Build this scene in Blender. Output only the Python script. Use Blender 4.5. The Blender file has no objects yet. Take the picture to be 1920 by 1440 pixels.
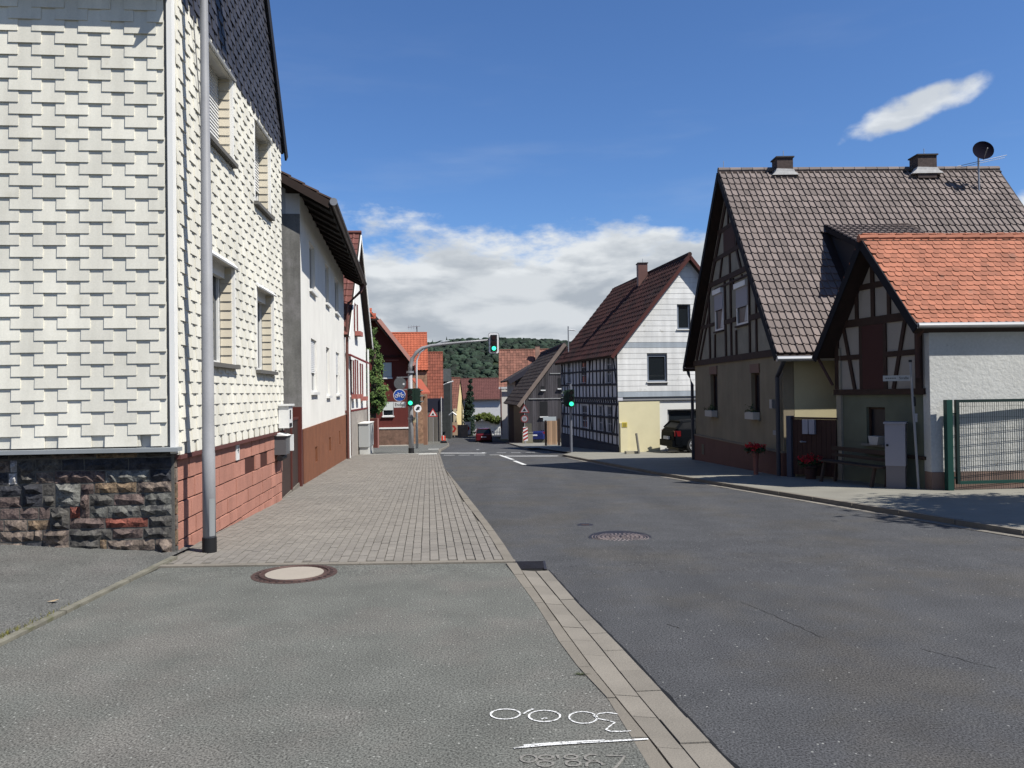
import bpy, math, random
from mathutils import Vector as V, Matrix as Mx, noise
import numpy as np
random.seed(7)
R = random.Random(11)
sc = bpy.context.scene
COL = sc.collection
rad = math.radians

# ------------------------------------------------------------------ camera
cam = bpy.data.cameras.new('camera'); co = bpy.data.objects.new('camera', cam); COL.objects.link(co)
cam.sensor_width = 36; cam.lens = 1500 / 1920 * 36; cam.clip_start = .05; cam.clip_end = 4000
_r, _p = rad(.8), rad(.573)
Fw = V((0, math.cos(_p), math.sin(_p))); U0 = V((0, -math.sin(_p), math.cos(_p))); R0 = V((1, 0, 0))
Rt = R0 * math.cos(_r) - U0 * math.sin(_r); Up = U0 * math.cos(_r) + R0 * math.sin(_r)
m = Mx((Rt, Up, -Fw)).transposed().to_4x4(); m.translation = (0, 0, 1.6)
co.matrix_world = m; sc.camera = co

# ------------------------------------------------------------------ light
SUN = V((5.2, -3.1, 7.86)).normalized()
sl = bpy.data.lights.new('sun', 'SUN'); sl.energy = 5; sl.angle = rad(.5); sl.color = (1, .965, .90)
so = bpy.data.objects.new('sun', sl); COL.objects.link(so); so.location = (30, -20, 60)
so.rotation_euler = SUN.to_track_quat('Z', 'Y').to_euler()
w = bpy.data.worlds.new('World'); sc.world = w; w.use_nodes = True
N = w.node_tree.nodes; L = w.node_tree.links; N.clear()
def wn(t, **k):
    n = N.new(t)
    for a, b in k.items(): setattr(n, a, b)
    return n
def wm(op, a, b=None, c=None, clamp=False):
    n = N.new('ShaderNodeMath'); n.operation = op; n.use_clamp = clamp
    for i, x in enumerate((a, b, c)):
        if x is None: continue
        if isinstance(x, (int, float)): n.inputs[i].default_value = x
        else: L.new(x, n.inputs[i])
    return n.outputs[0]
def wsm(x, lo, hi):
    n = N.new('ShaderNodeMapRange'); n.interpolation_type = 'SMOOTHSTEP'
    L.new(x, n.inputs[0]); n.inputs[1].default_value = lo; n.inputs[2].default_value = hi
    return n.outputs[0]
sky = wn('ShaderNodeTexSky', sky_type='NISHITA', sun_disc=False)
sky.sun_elevation = math.asin(SUN.z); sky.sun_rotation = math.atan2(SUN.x, SUN.y); sky.altitude = 200
sky.air_density = 1.0; sky.dust_density = .35; sky.ozone_density = 2.2
tc = wn('ShaderNodeTexCoord'); sp = wn('ShaderNodeSeparateXYZ'); L.new(tc.outputs['Generated'], sp.inputs[0])
el = wm('ARCSINE', sp.outputs[2]); az = wm('ARCTAN2', sp.outputs[0], sp.outputs[1])
def cn(sx, sy, det=6, rough=.55, off=0., dist=0.):
    c = wn('ShaderNodeCombineXYZ'); L.new(wm('MULTIPLY', az, sx), c.inputs[0]); L.new(wm('MULTIPLY', el, sy), c.inputs[1]); c.inputs[2].default_value = off
    n = wn('ShaderNodeTexNoise'); L.new(c.outputs[0], n.inputs['Vector']); n.inputs['Scale'].default_value = 1
    n.inputs['Detail'].default_value = det; n.inputs['Roughness'].default_value = rough; n.inputs['Distortion'].default_value = dist
    return n.outputs['Fac']
n1 = cn(11, 24, 8, .58, 3.3); n2 = cn(2.6, 3.5, 3, .5, 8.3); n3 = cn(8, 24, 6, .5, 1.7, .2)
# bank of cumulus low over the horizon
top = wm('ADD', .126, wm('ADD', wm('MULTIPLY', wm('SUBTRACT', n1, .5), .11), wm('MULTIPLY', wm('SUBTRACT', n2, .5), .16)))
dpt = wm('SUBTRACT', top, wm('MULTIPLY', el, .62)); bank = wsm(dpt, -.008, .02)
# thin high veil just above it
veil = wm('MULTIPLY', wsm(cn(3, 16, 5, .55, 5.1), .5, .8), wm('MULTIPLY', wsm(el, .12, .22), wsm(el, .5, .26)))
# one small lone cloud on the right
a = wm('SUBTRACT', az, .470); b = wm('SUBTRACT', el, .300)
ca, sa = math.cos(.27), math.sin(.27)
u_ = wm('ADD', wm('MULTIPLY', a, ca), wm('MULTIPLY', b, sa)); v_ = wm('SUBTRACT', wm('MULTIPLY', b, ca), wm('MULTIPLY', a, sa))
q = wm('ADD', wm('POWER', wm('DIVIDE', u_, .074), 2), wm('POWER', wm('DIVIDE', v_, .018), 2))
q = wm('ADD', q, wm('MULTIPLY', wm('SUBTRACT', cn(22, 34, 5, .5, 2.2), .5), 2.8))
lone = wsm(q, 1.15, .1)
dens = wm('MAXIMUM', wm('MAXIMUM', bank, wm('MULTIPLY', veil, .10)), wm('MULTIPLY', lone, .93), clamp=True)
shade = wm('ADD', wm('MULTIPLY', wsm(n3, .40, .60), .72), wm('MULTIPLY', wsm(dpt, .05, .0), .62), clamp=True)
cc = wn('ShaderNodeMix', data_type='RGBA'); L.new(shade, cc.inputs[0])
cc.inputs[6].default_value = (.36, .40, .45, 1); cc.inputs[7].default_value = (.66, .69, .715, 1)
skc = wn('ShaderNodeMix', data_type='RGBA', blend_type='MULTIPLY'); skc.inputs[0].default_value = 1
L.new(sky.outputs[0], skc.inputs[6]); skc.inputs[7].default_value = (.84, 1.17, 1.62, 1)
SKY_S = .05
mx = wn('ShaderNodeMix', data_type='RGBA'); L.new(dens, mx.inputs[0]); L.new(skc.outputs[2], mx.inputs[6])
cs = wn('ShaderNodeVectorMath', operation='SCALE'); L.new(cc.outputs[2], cs.inputs[0]); cs.inputs['Scale'].default_value = .70 / SKY_S
L.new(cs.outputs[0], mx.inputs[7])
bg = wn('ShaderNodeBackground'); L.new(mx.outputs[2], bg.inputs[0]); bg.inputs[1].default_value = SKY_S
wo = wn('ShaderNodeOutputWorld'); L.new(bg.outputs[0], wo.inputs[0])
vs = sc.view_settings; vs.view_transform = 'Standard'; vs.look = 'None'; vs.exposure = .75; vs.gamma = 1; vs.use_curve_mapping = False

# ------------------------------------------------------------------ materials
MC = {}
ALB = .76
def M(name, col, rough=.85, var=0., mot=0., msc=1.5, fine=0., fsc=60., bump=0., bsc=80., metal=0., spec=.3, streak=0., col2=None, c2sc=.8, c2lo=.45, c2hi=.65, emit=None, vstreak=0.):
    if name in MC: return MC[name]
    col = tuple(c * ALB for c in col)
    if col2: col2 = tuple(c * ALB for c in col2)
    m = bpy.data.materials.new(name); m.use_nodes = True; nt = m.node_tree; n = nt.nodes; l = nt.links
    bs = n['Principled BSDF']; bs.inputs['Roughness'].default_value = rough; bs.inputs['Metallic'].default_value = metal
    bs.inputs['Specular IOR Level'].default_value = spec
    geo = n.new('ShaderNodeNewGeometry')
    def nz(scale, det=4, sx=1, sy=1, sz=1, r=.55):
        mp = n.new('ShaderNodeMapping'); l.new(geo.outputs['Position'], mp.inputs[0]); mp.inputs['Scale'].default_value = (sx, sy, sz)
        t = n.new('ShaderNodeTexNoise'); l.new(mp.outputs[0], t.inputs['Vector']); t.inputs['Scale'].default_value = scale; t.inputs['Detail'].default_value = det; t.inputs['Roughness'].default_value = r
        return t.outputs['Fac']
    def rng(x, a, b, lo, hi, sm=False):
        r_ = n.new('ShaderNodeMapRange'); l.new(x, r_.inputs[0])
        if sm: r_.interpolation_type = 'SMOOTHSTEP'
        for i, q in enumerate((a, b, lo, hi)): r_.inputs[i + 1].default_value = q
        return r_.outputs[0]
    def mul(a, b):
        k = n.new('ShaderNodeMath'); k.operation = 'MULTIPLY'; l.new(a, k.inputs[0]); l.new(b, k.inputs[1]); return k.outputs[0]
    base = n.new('ShaderNodeRGB'); base.outputs[0].default_value = (*col, 1); cur = base.outputs[0]
    if col2:
        mm = n.new('ShaderNodeMix'); mm.data_type = 'RGBA'; l.new(rng(nz(c2sc, 5, r=.6), c2lo, c2hi, 0, 1, True), mm.inputs[0]); l.new(cur, mm.inputs[6]); mm.inputs[7].default_value = (*col2, 1); cur = mm.outputs[2]
    f = None
    def acc(x):
        nonlocal f
        f = x if f is None else mul(f, x)
    if mot: acc(rng(nz(msc, 5), .3, .7, 1 - mot, 1 + mot))
    if fine: acc(rng(nz(fsc, 2, r=.7), .3, .7, 1 - fine, 1 + fine))
    if streak: acc(rng(nz(1.2, 4, 1, .09, 1), .3, .7, 1 - streak, 1 + streak))
    if vstreak: acc(rng(nz(5, 4, 1, 1, .12), .3, .7, 1 - vstreak, 1 + vstreak * .4))
    if var:
        oi = n.new('ShaderNodeObjectInfo'); ad = n.new('ShaderNodeMath'); ad.operation = 'ADD'; l.new(oi.outputs['Random'], ad.inputs[0]); l.new(geo.outputs['Random Per Island'], ad.inputs[1])
        fr_ = n.new('ShaderNodeMath'); fr_.operation = 'FRACT'; l.new(ad.outputs[0], fr_.inputs[0]); acc(rng(fr_.outputs[0], 0, 1, 1 - var, 1 + var))
    if f is not None:
        sc_ = n.new('ShaderNodeVectorMath'); sc_.operation = 'SCALE'; l.new(cur, sc_.inputs[0]); l.new(f, sc_.inputs['Scale']); cur = sc_.outputs[0]
    l.new(cur, bs.inputs['Base Color'])
    if bump:
        b_ = n.new('ShaderNodeBump'); b_.inputs['Strength'].default_value = bump; b_.inputs['Distance'].default_value = .01; l.new(nz(bsc, 4), b_.inputs['Height']); l.new(b_.outputs[0], bs.inputs['Normal'])
    if emit:
        bs.inputs['Emission Color'].default_value = (*emit[0], 1); bs.inputs['Emission Strength'].default_value = emit[1]
    MC[name] = m; return m

def asphalt(name, col, c2, chips=.5, streak=.06, chipcol=(.3, .3, .28)):
    m = M(name, col, rough=.9, mot=.13, msc=2.2, fine=.8, fsc=90, streak=streak, col2=c2, c2sc=.7, bump=.35, bsc=160, spec=.2)
    nt = m.node_tree; n = nt.nodes; l = nt.links; bs = n['Principled BSDF']; src = bs.inputs['Base Color'].links[0].from_socket
    geo = n.new('ShaderNodeNewGeometry'); vo = n.new('ShaderNodeTexVoronoi'); vo.inputs['Scale'].default_value = 38; l.new(geo.outputs['Position'], vo.inputs['Vector'])
    r1 = n.new('ShaderNodeMapRange'); l.new(vo.outputs['Distance'], r1.inputs[0]); r1.inputs[1].default_value = .16; r1.inputs[2].default_value = .24; r1.inputs[3].default_value = 1; r1.inputs[4].default_value = 0
    sp = n.new('ShaderNodeSeparateColor'); l.new(vo.outputs['Color'], sp.inputs[0]); r2 = n.new('ShaderNodeMath'); r2.operation = 'GREATER_THAN'; l.new(sp.outputs[0], r2.inputs[0]); r2.inputs[1].default_value = 1 - chips * .25
    mu = n.new('ShaderNodeMath'); mu.operation = 'MULTIPLY'; l.new(r1.outputs[0], mu.inputs[0]); l.new(r2.outputs[0], mu.inputs[1])
    mm = n.new('ShaderNodeMix'); mm.data_type = 'RGBA'; l.new(mu.outputs[0], mm.inputs[0]); l.new(src, mm.inputs[6]); mm.inputs[7].default_value = (*[c * ALB for c in chipcol], 1); l.new(mm.outputs[2], bs.inputs['Base Color'])
    return m

glass = M('window_glass', (.012, .016, .02), rough=.06, spec=.5)
blackglass = M('car_glass', (.008, .010, .012), rough=.12, spec=.3)
white_t = M('white_shingle', (.73, .705, .61), var=.07, mot=.07, msc=.9, fine=.05, rough=.75, vstreak=.14, col2=(.60, .57, .47), c2sc=2.5, c2lo=.60, c2hi=.80)
white_tr = M('white_trim', (.8, .79, .75), rough=.6, mot=.04)
slate = M('slate_shingle', (.045, .045, .055), var=.25, rough=.55, mot=.1)
pvc = M('white_plastic', (.72, .72, .70), rough=.4)
beigec = M('beige_jamb_tile', (.62, .56, .44), var=.06, rough=.8)
greym = M('galvanised_steel', (.36, .37, .39), rough=.45, metal=.6, mot=.06, msc=3)
greyp = M('grey_painted_pole', (.29, .29, .295), rough=.45, mot=.10, msc=2.5, fine=.05)
blackp = M('black_plastic', (.012, .012, .013), rough=.5)
dgreen = M('dark_green_plastic', (.012, .03, .02), rough=.45)
sill = M('stone_sill', (.12, .115, .105), rough=.8, mot=.1)
wbrown = M('dark_brown_wood', (.028, .016, .012), rough=.8, mot=.2, msc=6)
ledge = M('zinc_ledge', (.26, .28, .29), rough=.6, mot=.12)

# ------------------------------------------------------------------ geometry helpers
class MB:
    def __init__(s): s.v = []; s.f = []
    def poly(s, pts):
        i = len(s.v); s.v += [tuple(p) for p in pts]; s.f.append(tuple(range(i, i + len(pts)))); return s
    def hexa(s, p):      # 8 points: bottom 4 (ccw), top 4
        i = len(s.v); s.v += [tuple(q) for q in p]
        for f in ((3, 2, 1, 0), (4, 5, 6, 7), (0, 1, 5, 4), (1, 2, 6, 5), (2, 3, 7, 6), (3, 0, 4, 7)): s.f.append(tuple(i + k for k in f))
        return s
    def box(s, c, d, rz=0):
        cx, cy, cz = c; a, b, h = d[0] / 2, d[1] / 2, d[2] / 2; ca, sa = math.cos(rz), math.sin(rz); P = []
        for z in (-h, h):
            for x, y in ((-a, -b), (a, -b), (a, b), (-a, b)): P.append((cx + x * ca - y * sa, cy + x * sa + y * ca, cz + z))
        s.hexa(P); return s
    def fbox(s, fr, u0, u1, z0, z1, n0, n1):
        s.hexa([fr(u0, z0, n0), fr(u1, z0, n0), fr(u1, z0, n1), fr(u0, z0, n1), fr(u0, z1, n0), fr(u1, z1, n0), fr(u1, z1, n1), fr(u0, z1, n1)]); return s
    def prism(s, pts, ext):  # polygon extruded by vector
        ext = V(ext); n = len(pts); i = len(s.v); s.v += [tuple(p) for p in pts] + [tuple(V(p) + ext) for p in pts]
        s.f.append(tuple(range(i + n - 1, i - 1, -1))); s.f.append(tuple(range(i + n, i + 2 * n)))
        for k in range(n): s.f.append((i + k, i + (k + 1) % n, i + n + (k + 1) % n, i + n + k))
        return s
    def slab(s, A, B, C, D, t):
        A, B, C, D = map(V, (A, B, C, D)); nn = (B - A).cross(D - A).normalized()
        if nn.z < 0: nn = -nn
        s.hexa([A - nn * t, B - nn * t, C - nn * t, D - nn * t, A, B, C, D]); return s
    def tube(s, pts, r, seg=10, caps=True, rs=None):
        pts = [V(p) for p in pts]; i0 = len(s.v)
        for k, p in enumerate(pts):
            d = (pts[min(k + 1, len(pts) - 1)] - pts[max(k - 1, 0)]).normalized()
            up = V((0, 0, 1)) if abs(d.z) < .9 else V((0, 1, 0)); a = d.cross(up).normalized(); b = d.cross(a)
            rr = rs[k] if rs else r
            for j in range(seg): t = 2 * math.pi * j / seg; s.v.append(tuple(p + a * (rr * math.cos(t)) + b * (rr * math.sin(t))))
        for k in range(len(pts) - 1):
            for j in range(seg): s.f.append((i0 + k * seg + j, i0 + k * seg + (j + 1) % seg, i0 + (k + 1) * seg + (j + 1) % seg, i0 + (k + 1) * seg + j))
        if caps: s.f.append(tuple(range(i0 + seg - 1, i0 - 1, -1))); s.f.append(tuple(range(i0 + (len(pts) - 1) * seg, i0 + len(pts) * seg)))
        return s
    def disc(s, c, nrm, r, t=.01, seg=24, r2=None):
        c = V(c); nrm = V(nrm).normalized(); return s.tube([c, c + nrm * t], r, seg, rs=[r, r2 if r2 else r])
    def beam(s, A, B, wd, n, th):   # flat beam from A to B of width wd, normal n, thickness th
        A, B, n = V(A), V(B), V(n).normalized(); a = (B - A).normalized().cross(n) * (wd / 2)
        s.hexa([A - a, B - a, B + a, A + a, A - a + n * th, B - a + n * th, B + a + n * th, A + a + n * th]); return s
    def join(s, verts, faces, mats):
        Vn = np.array(verts, float)
        for Mm in mats:
            A = np.array(Mm); i = len(s.v); P = Vn @ A[:3, :3].T + A[:3, 3]; s.v += [tuple(p) for p in P]; s.f += [tuple(i + k for k in f) for f in faces]
        return s

def mesh(name, mb, mat, off=(0, 0, 0), smooth=False):
    me = bpy.data.meshes.new(name); o = V(off); me.from_pydata([(a - o.x, b - o.y, c - o.z) for a, b, c in mb.v], [], mb.f)
    if mat: me.materials.append(mat)
    if smooth:
        for p in me.polygons: p.use_smooth = True
    me.update(); return me
class T:
    def __init__(s, name, label, cat, loc, group=None):
        o = bpy.data.objects.new(name, None); COL.objects.link(o); o.location = loc; o['label'] = label; o['category'] = cat
        if group: o['group'] = group
        o.empty_display_size = .3; s.o = o; s.loc = V(loc)
    def part(s, name, mb, mat, sub=None, kind=None, label=None, smooth=False):
        o = bpy.data.objects.new(name, mesh(name, mb, mat, s.loc, smooth)); COL.objects.link(o); o.parent = sub or s.o
        if kind: o['kind'] = kind
        if label: o['label'] = label
        return o
    def pieces(s, name, verts, faces, mats, mat, maxn=300, sub=None, stuffname=None):
        mats = sorted(mats, key=lambda m_: (m_.translation - V((0, 0, 1.6))).length)
        if maxn:
            mb = MB(); mb.v = [tuple(v) for v in verts]; mb.f = faces; me = mesh(name, mb, mat)
            for m_ in mats[:maxn]:
                o = bpy.data.objects.new(name, me); COL.objects.link(o); o.parent = sub or s.o; o.matrix_basis = Mx.Translation(-s.loc) @ m_
        if len(mats) > maxn:
            mb = MB().join(verts, faces, mats[maxn:]); s.part(stuffname or (name + '_field'), mb, mat, sub=sub, kind='stuff')
def solo(name, label, cat, mb, mat, loc, group=None, smooth=False):
    o = bpy.data.objects.new(name, mesh(name, mb, mat, loc, smooth)); COL.objects.link(o); o.location = loc; o['label'] = label; o['category'] = cat
    if group: o['group'] = group
    return o
def struct(name, mb, mat, smooth=False, kind='structure', parent=None):
    o = bpy.data.objects.new(name, mesh(name, mb, mat, (0, 0, 0), smooth)); COL.objects.link(o)
    if kind: o['kind'] = kind
    if parent: o.parent = parent
    return o
class Fr:
    def __init__(s, P, d, sgn=1):
        s.P = V((P[0], P[1])); s.d = V((d[0], d[1])).normalized(); s.n = V((s.d.y, -s.d.x)) * sgn
        s.N = V((s.n.x, s.n.y, 0)); s.D = V((s.d.x, s.d.y, 0))
    def __call__(s, u, z, n=0): return V((s.P.x + s.d.x * u + s.n.x * n, s.P.y + s.d.y * u + s.n.y * n, z))
def wall(mb, fr, out, holes, n0=-.25, n1=0.):
    """wall with outline out=[(u,z)..] (flat bottom, convex top) and rectangular holes, built as strips"""
    us = sorted(set([p[0] for p in out] + [h[0] for h in holes] + [h[1] for h in holes])); zb = min(p[1] for p in out)
    def top(u):
        best = zb; n = len(out)
        for k in range(n):
            a, b = out[k], out[(k + 1) % n]
            if min(a[0], b[0]) - 1e-6 <= u <= max(a[0], b[0]) + 1e-6 and abs(a[0] - b[0]) > 1e-6: best = max(best, a[1] + (b[1] - a[1]) * (u - a[0]) / (b[0] - a[0]))
        return best
    for a, b in zip(us, us[1:]):
        if b - a < 1e-4: continue
        hs = sorted([h for h in holes if h[0] < b - 1e-4 and h[1] > a + 1e-4], key=lambda h: h[2]); z = zb
        ta, tb = top(a + 1e-5), top(b - 1e-5)
        for h in hs:
            if h[2] > z: mb.fbox(fr, a, b, z, h[2], n0, n1)
            z = h[3]
        mb.hexa([fr(a, z, n0), fr(b, z, n0), fr(b, z, n1), fr(a, z, n1), fr(a, ta, n0), fr(b, tb, n0), fr(b, tb, n1), fr(a, ta, n1)])
    return mb
def window(t, fr, u0, u1, z0, z1, n=-.15, fm=pvc, fw=.05, mull=0, trans=0, shutter=0, shm=None, sillm=None, sn=.05, gm=None, box=0, name='window', slats=True, sz=.04):
    f = MB(); n1 = n + .05
    for a, b, c, d in ((u0, u1, z0, z0 + fw), (u0, u1, z1 - fw, z1), (u0, u0 + fw, z0 + fw, z1 - fw), (u1 - fw, u1, z0 + fw, z1 - fw)): f.fbox(fr, a, b, c, d, n, n1)
    for k in range(mull): uc = u0 + (u1 - u0) * (k + 1) / (mull + 1); f.fbox(fr, uc - fw / 2, uc + fw / 2, z0 + fw, z1 - fw, n, n1 - .004)
    for k in range(trans): zc = z0 + (z1 - z0) * (k + 1) / (trans + 1); f.fbox(fr, u0 + fw, u1 - fw, zc - fw / 3, zc + fw / 3, n, n1 - .008)
    o = t.part(name, f, fm); g = MB().fbox(fr, u0 + fw * .5, u1 - fw * .5, z0 + fw * .5, z1 - fw * .5, n - .01, n + .02); t.part('pane', g, gm or glass, sub=o)
    if box: t.part('shutter_box', MB().fbox(fr, u0, u1, z1 - box, z1 + .001, n1, n1 + .07), fm, sub=o)
    if shutter:
        zs = z1 - (z1 - z0) * shutter; k = z1 - box
        if slats:
            mb = MB(); h = .045
            while k > zs: mb.hexa([fr(u0 + .02, k - h, n1), fr(u1 - .02, k - h, n1), fr(u1 - .02, k - h, n1 + .022), fr(u0 + .02, k - h, n1 + .022), fr(u0 + .02, k, n1), fr(u1 - .02, k, n1), fr(u1 - .02, k, n1 + .008), fr(u0 + .02, k, n1 + .008)]); k -= h
        else: mb = MB().fbox(fr, u0 + .02, u1 - .02, zs, k, n1, n1 + .015)
        t.part('roller_shutter', mb, shm or fm, sub=o)
    if sillm: t.part('sill', MB().fbox(fr, u0 - .05, u1 + .05, z0 - sz, z0 + .002, n, sn), sillm, sub=o)
    return o

# tile templates: x across, y up the slope, z off the roof
def tile_pan(w_, l_):
    xs = [0, .02 * w_, .16 * w_, .26 * w_, .34 * w_, w_ * .995]; zs = [.0, .034, .038, .03, .008, .008]; v = []; f = []
    for y, lift in ((0, .03), (l_ * 1.08, .004)):
        for x, z in zip(xs, zs): v.append((x, y, z + lift))
    for x, z in zip(xs, zs): v.append((x, 0, z + .03 - .028))
    n = len(xs)
    for k in range(n - 1): f.append((k, k + 1, n + k + 1, n + k)); f.append((2 * n + k, 2 * n + k + 1, k + 1, k))
    return v, f
def tile_beaver(w_, l_):
    v = []; f = []; arc = [(-.5, .28), (-.42, .1), (-.22, .015), (0, 0), (.22, .015), (.42, .1), (.5, .28)]
    pts = [(w_ * .5 + a * w_ * .97, b * w_) for a, b in arc] + [(w_ * .985, l_ * 1.9), (w_ * .015, l_ * 1.9)]
    def lift(y): return .034 - y * .013 / l_
    for z in (0, -.012):
        for x, y in pts: v.append((x, y, lift(y) + z))
    n = len(pts); f.append(tuple(range(n)))
    for k in range(7): f.append(((k + 1) % n, k, n + k, n + (k + 1) % n))
    f.append((0, n - 1, 2 * n - 1, n)); 
    return v, f
def tile_flat(w_, l_, th=.02, lap=1.15, gap=.01):
    v = []; 
    for z in (-th, 0):
        for x, y in ((gap, 0), (w_ - gap, 0), (w_ - gap, l_ * lap), (gap, l_ * lap)): v.append((x, y, z + .03 - .02 * y / (l_ * lap)))
    return v, [(4, 5, 6, 7), (0, 1, 5, 4), (1, 2, 6, 5), (3, 0, 4, 7)]
def lay(A, B, C, w_, l_, jit=.0, stagger=0., clip=None, off=.0, mir=False):
    """matrices for tiles on the slope with eave A->B and upslope A->C"""
    A, B, C = V(A), V(B), V(C); ex = (B - A); W = ex.length; ex.normalize(); ey = (C - A); skw = ey.dot(ex); ey -= ex * skw; H = ey.length; ey.normalize(); ez = ex.cross(ey)
    if ez.z < 0: ez = -ez
    out = []; rows = int(H / l_ + .35); cols = int(W / w_ + .5)
    for r_ in range(rows):
        sh = stagger * w_ * (r_ % 2)
        for c in range(cols):
            x = c * w_ + sh; y = r_ * l_
            if x + w_ > W + .3 * w_: continue
            if clip and not clip(x + w_ / 2, y + l_ / 2, W, H): continue
            jx, jy = R.gauss(0, jit), R.gauss(0, jit); a = R.gauss(0, jit * 1.5)
            o = A + ex * (x + jx + skw * y / H) + ey * (y + jy) + ez * (off + abs(R.gauss(0, jit * .6)))
            X = ex * math.cos(a) + ey * math.sin(a); Y = ey * math.cos(a) - ex * math.sin(a)
            m_ = Mx((X, Y, ez)).transposed().to_4x4(); m_.translation = o; out.append(m_)
    return out

# ------------------------------------------------------------------ ground profile
def base(y):
    P = [(-400, 0), (7, 0), (9, -.035), (37, -1.015), (80, -3.38), (150, -5.48), (400, -9), (3000, -9)]
    for (a, za), (b, zb) in zip(P, P[1:]):
        if y <= b: return za + (zb - za) * (y - a) / (b - a)
    return -9
def sst(a, b, x): t = max(0, min(1, (x - a) / (b - a))); return t * t * (3 - 2 * t)
def roadz(y): return base(y) - .022 - .045 * sst(6.9, 9.5, y)
def interp(tab, y):
    if y <= tab[0][0]: a, b = tab[0], tab[1]
    elif y >= tab[-1][0]: a, b = tab[-2], tab[-1]
    else:
        for a, b in zip(tab, tab[1:]):
            if a[0] <= y <= b[0]: break
    return a[1] + (b[1] - a[1]) * (y - a[0]) / (b[0] - a[0])
KL = [(-6, 1.5), (3.4, .56), (4.17, .47), (4.85, .31), (5.93, .17), (6.97, .0), (7.6, -.1), (10.25, -.42), (13.2, -.83), (18.6, -1.47), (24, -2.12), (37, -3.47), (55, -4.5), (77, -6.3), (101, -8.3)]   # pavement side of the left kerb
KR = [(-6, 1.75), (3.4, .66), (4.6, .444), (5.38, .325), (7.29, .045), (7.82, -.01), (11.63, -.49), (16.9, -1.19), (22.9, -1.98), (30.7, -2.84), (37, -3.3), (55, -4.35), (77, -6.15), (101, -8.15)]
GC = [(-6, 2.1), (3.4, .781), (3.74, .727), (4.32, .634), (5.13, .519), (6.06, .367), (7.24, .184)]
GD = [(-6, 2.35), (3.37, .936), (3.61, .891), (4.14, .807), (5.05, .662), (6.07, .481), (7.3, .297)]
RK = [(-6, 8.7), (9, 5.7), (10.36, 5.42), (11.6, 5.14), (13.3, 4.78), (16, 4.18), (19.6, 3.47), (24.5, 2.68), (30, 1.85), (38.2, .62), (77, -.7), (100, -2.2)]
def strip(mb, fa, fb, ys, za, zb=None):
    zb = zb or za
    for y0, y1 in zip(ys, ys[1:]): mb.poly([(fa(y0), y0, za(y0)), (fb(y0), y0, zb(y0)), (fb(y1), y1, zb(y1)), (fa(y1), y1, za(y1))])
    return mb
def yr(a, b, st):
    n = max(1, round((b - a) / st)); return [a + (b - a) * k / n for k in range(n + 1)]

# ------------------------------------------------------------------ ground, road, pavements
g = MB(); ys = [-400, -60, -20] + yr(-10, 40, 5) + yr(45, 150, 7) + [200, 400, 700, 1500, 3000]
for y0, y1 in zip(ys, ys[1:]):
    for x0, x1 in zip((-2000, -300, -60, 60, 300), (-300, -60, 60, 300, 2000)): g.poly([(x0, y0, base(y0) - .16), (x1, y0, base(y0) - .16), (x1, y1, base(y1) - .16), (x0, y1, base(y1) - .16)])
struct('ground', g, M('dry_grass_ground', (.06, .07, .03), mot=.3, msc=.3, fine=.2, fsc=8))
road_m = asphalt('road_asphalt', (.064, .065, .068), (.070, .067, .063), .14, .13)
walk_m = asphalt('pavement_asphalt', (.120, .122, .109), (.138, .132, .118), .55, .0, (.32, .32, .29))
road = MB(); strip(road, lambda y: interp(KL, y) + .03 if y > 7.3 else interp(GD, y) - .02, lambda y: interp(RK, y) + .02, yr(-6, 8, .5) + yr(8.2, 38, 1.2) + yr(40, 100, 3), roadz)
strip(road, lambda y: interp(KL, y), lambda y: 30, yr(100, 122, 4), roadz)
strip(road, lambda y: interp(RK, y) + .02 if y < 34 else .9, lambda y: interp(RK, y) + .03 if y < 30.5 else 9 + (y - 30) * 1.5, yr(30.5, 37, 1), lambda y: roadz(y) - .004)
struct('road', road, road_m)
# patch of coarser asphalt in the near right corner
pv = MB(); strip(pv, lambda y: -3.33, lambda y: interp(KL, y) + .02, yr(-6, 7.55, .5), lambda y: base(y))
pv2 = MB(); strip(pv2, lambda y: -9, lambda y: interp(KL, y) + .03, yr(33.4, 38, 1) + yr(40, 101, 4), lambda y: base(y) - .004)
for q in pv2.f: pass
pv.v, pv.f = pv.v, pv.f
i = len(pv.v); pv.v += pv2.v; pv.f += [tuple(i + k for k in f) for f in pv2.f]
struct('pavement', pv, walk_m)
def zleft(x): return .078 * max(0, -3.36 - x)
ss = MB(); xs = [-14, -8, -6, -5, -4.2, -3.7, -3.43]
for x0, x1 in zip(xs, xs[1:]):
    for y0, y1 in zip(yr(-6, 8.6, 1.2), yr(-6, 8.6, 1.2)[1:]): ss.poly([(x0, y0, zleft(x0)), (x1, y0, zleft(x1)), (x1, y1, zleft(x1)), (x0, y1, zleft(x0))])
struct('side_street', ss, asphalt('side_street_asphalt', (.108, .108, .10), (.12, .115, .107), .8, .0, (.24, .24, .22)))
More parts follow.
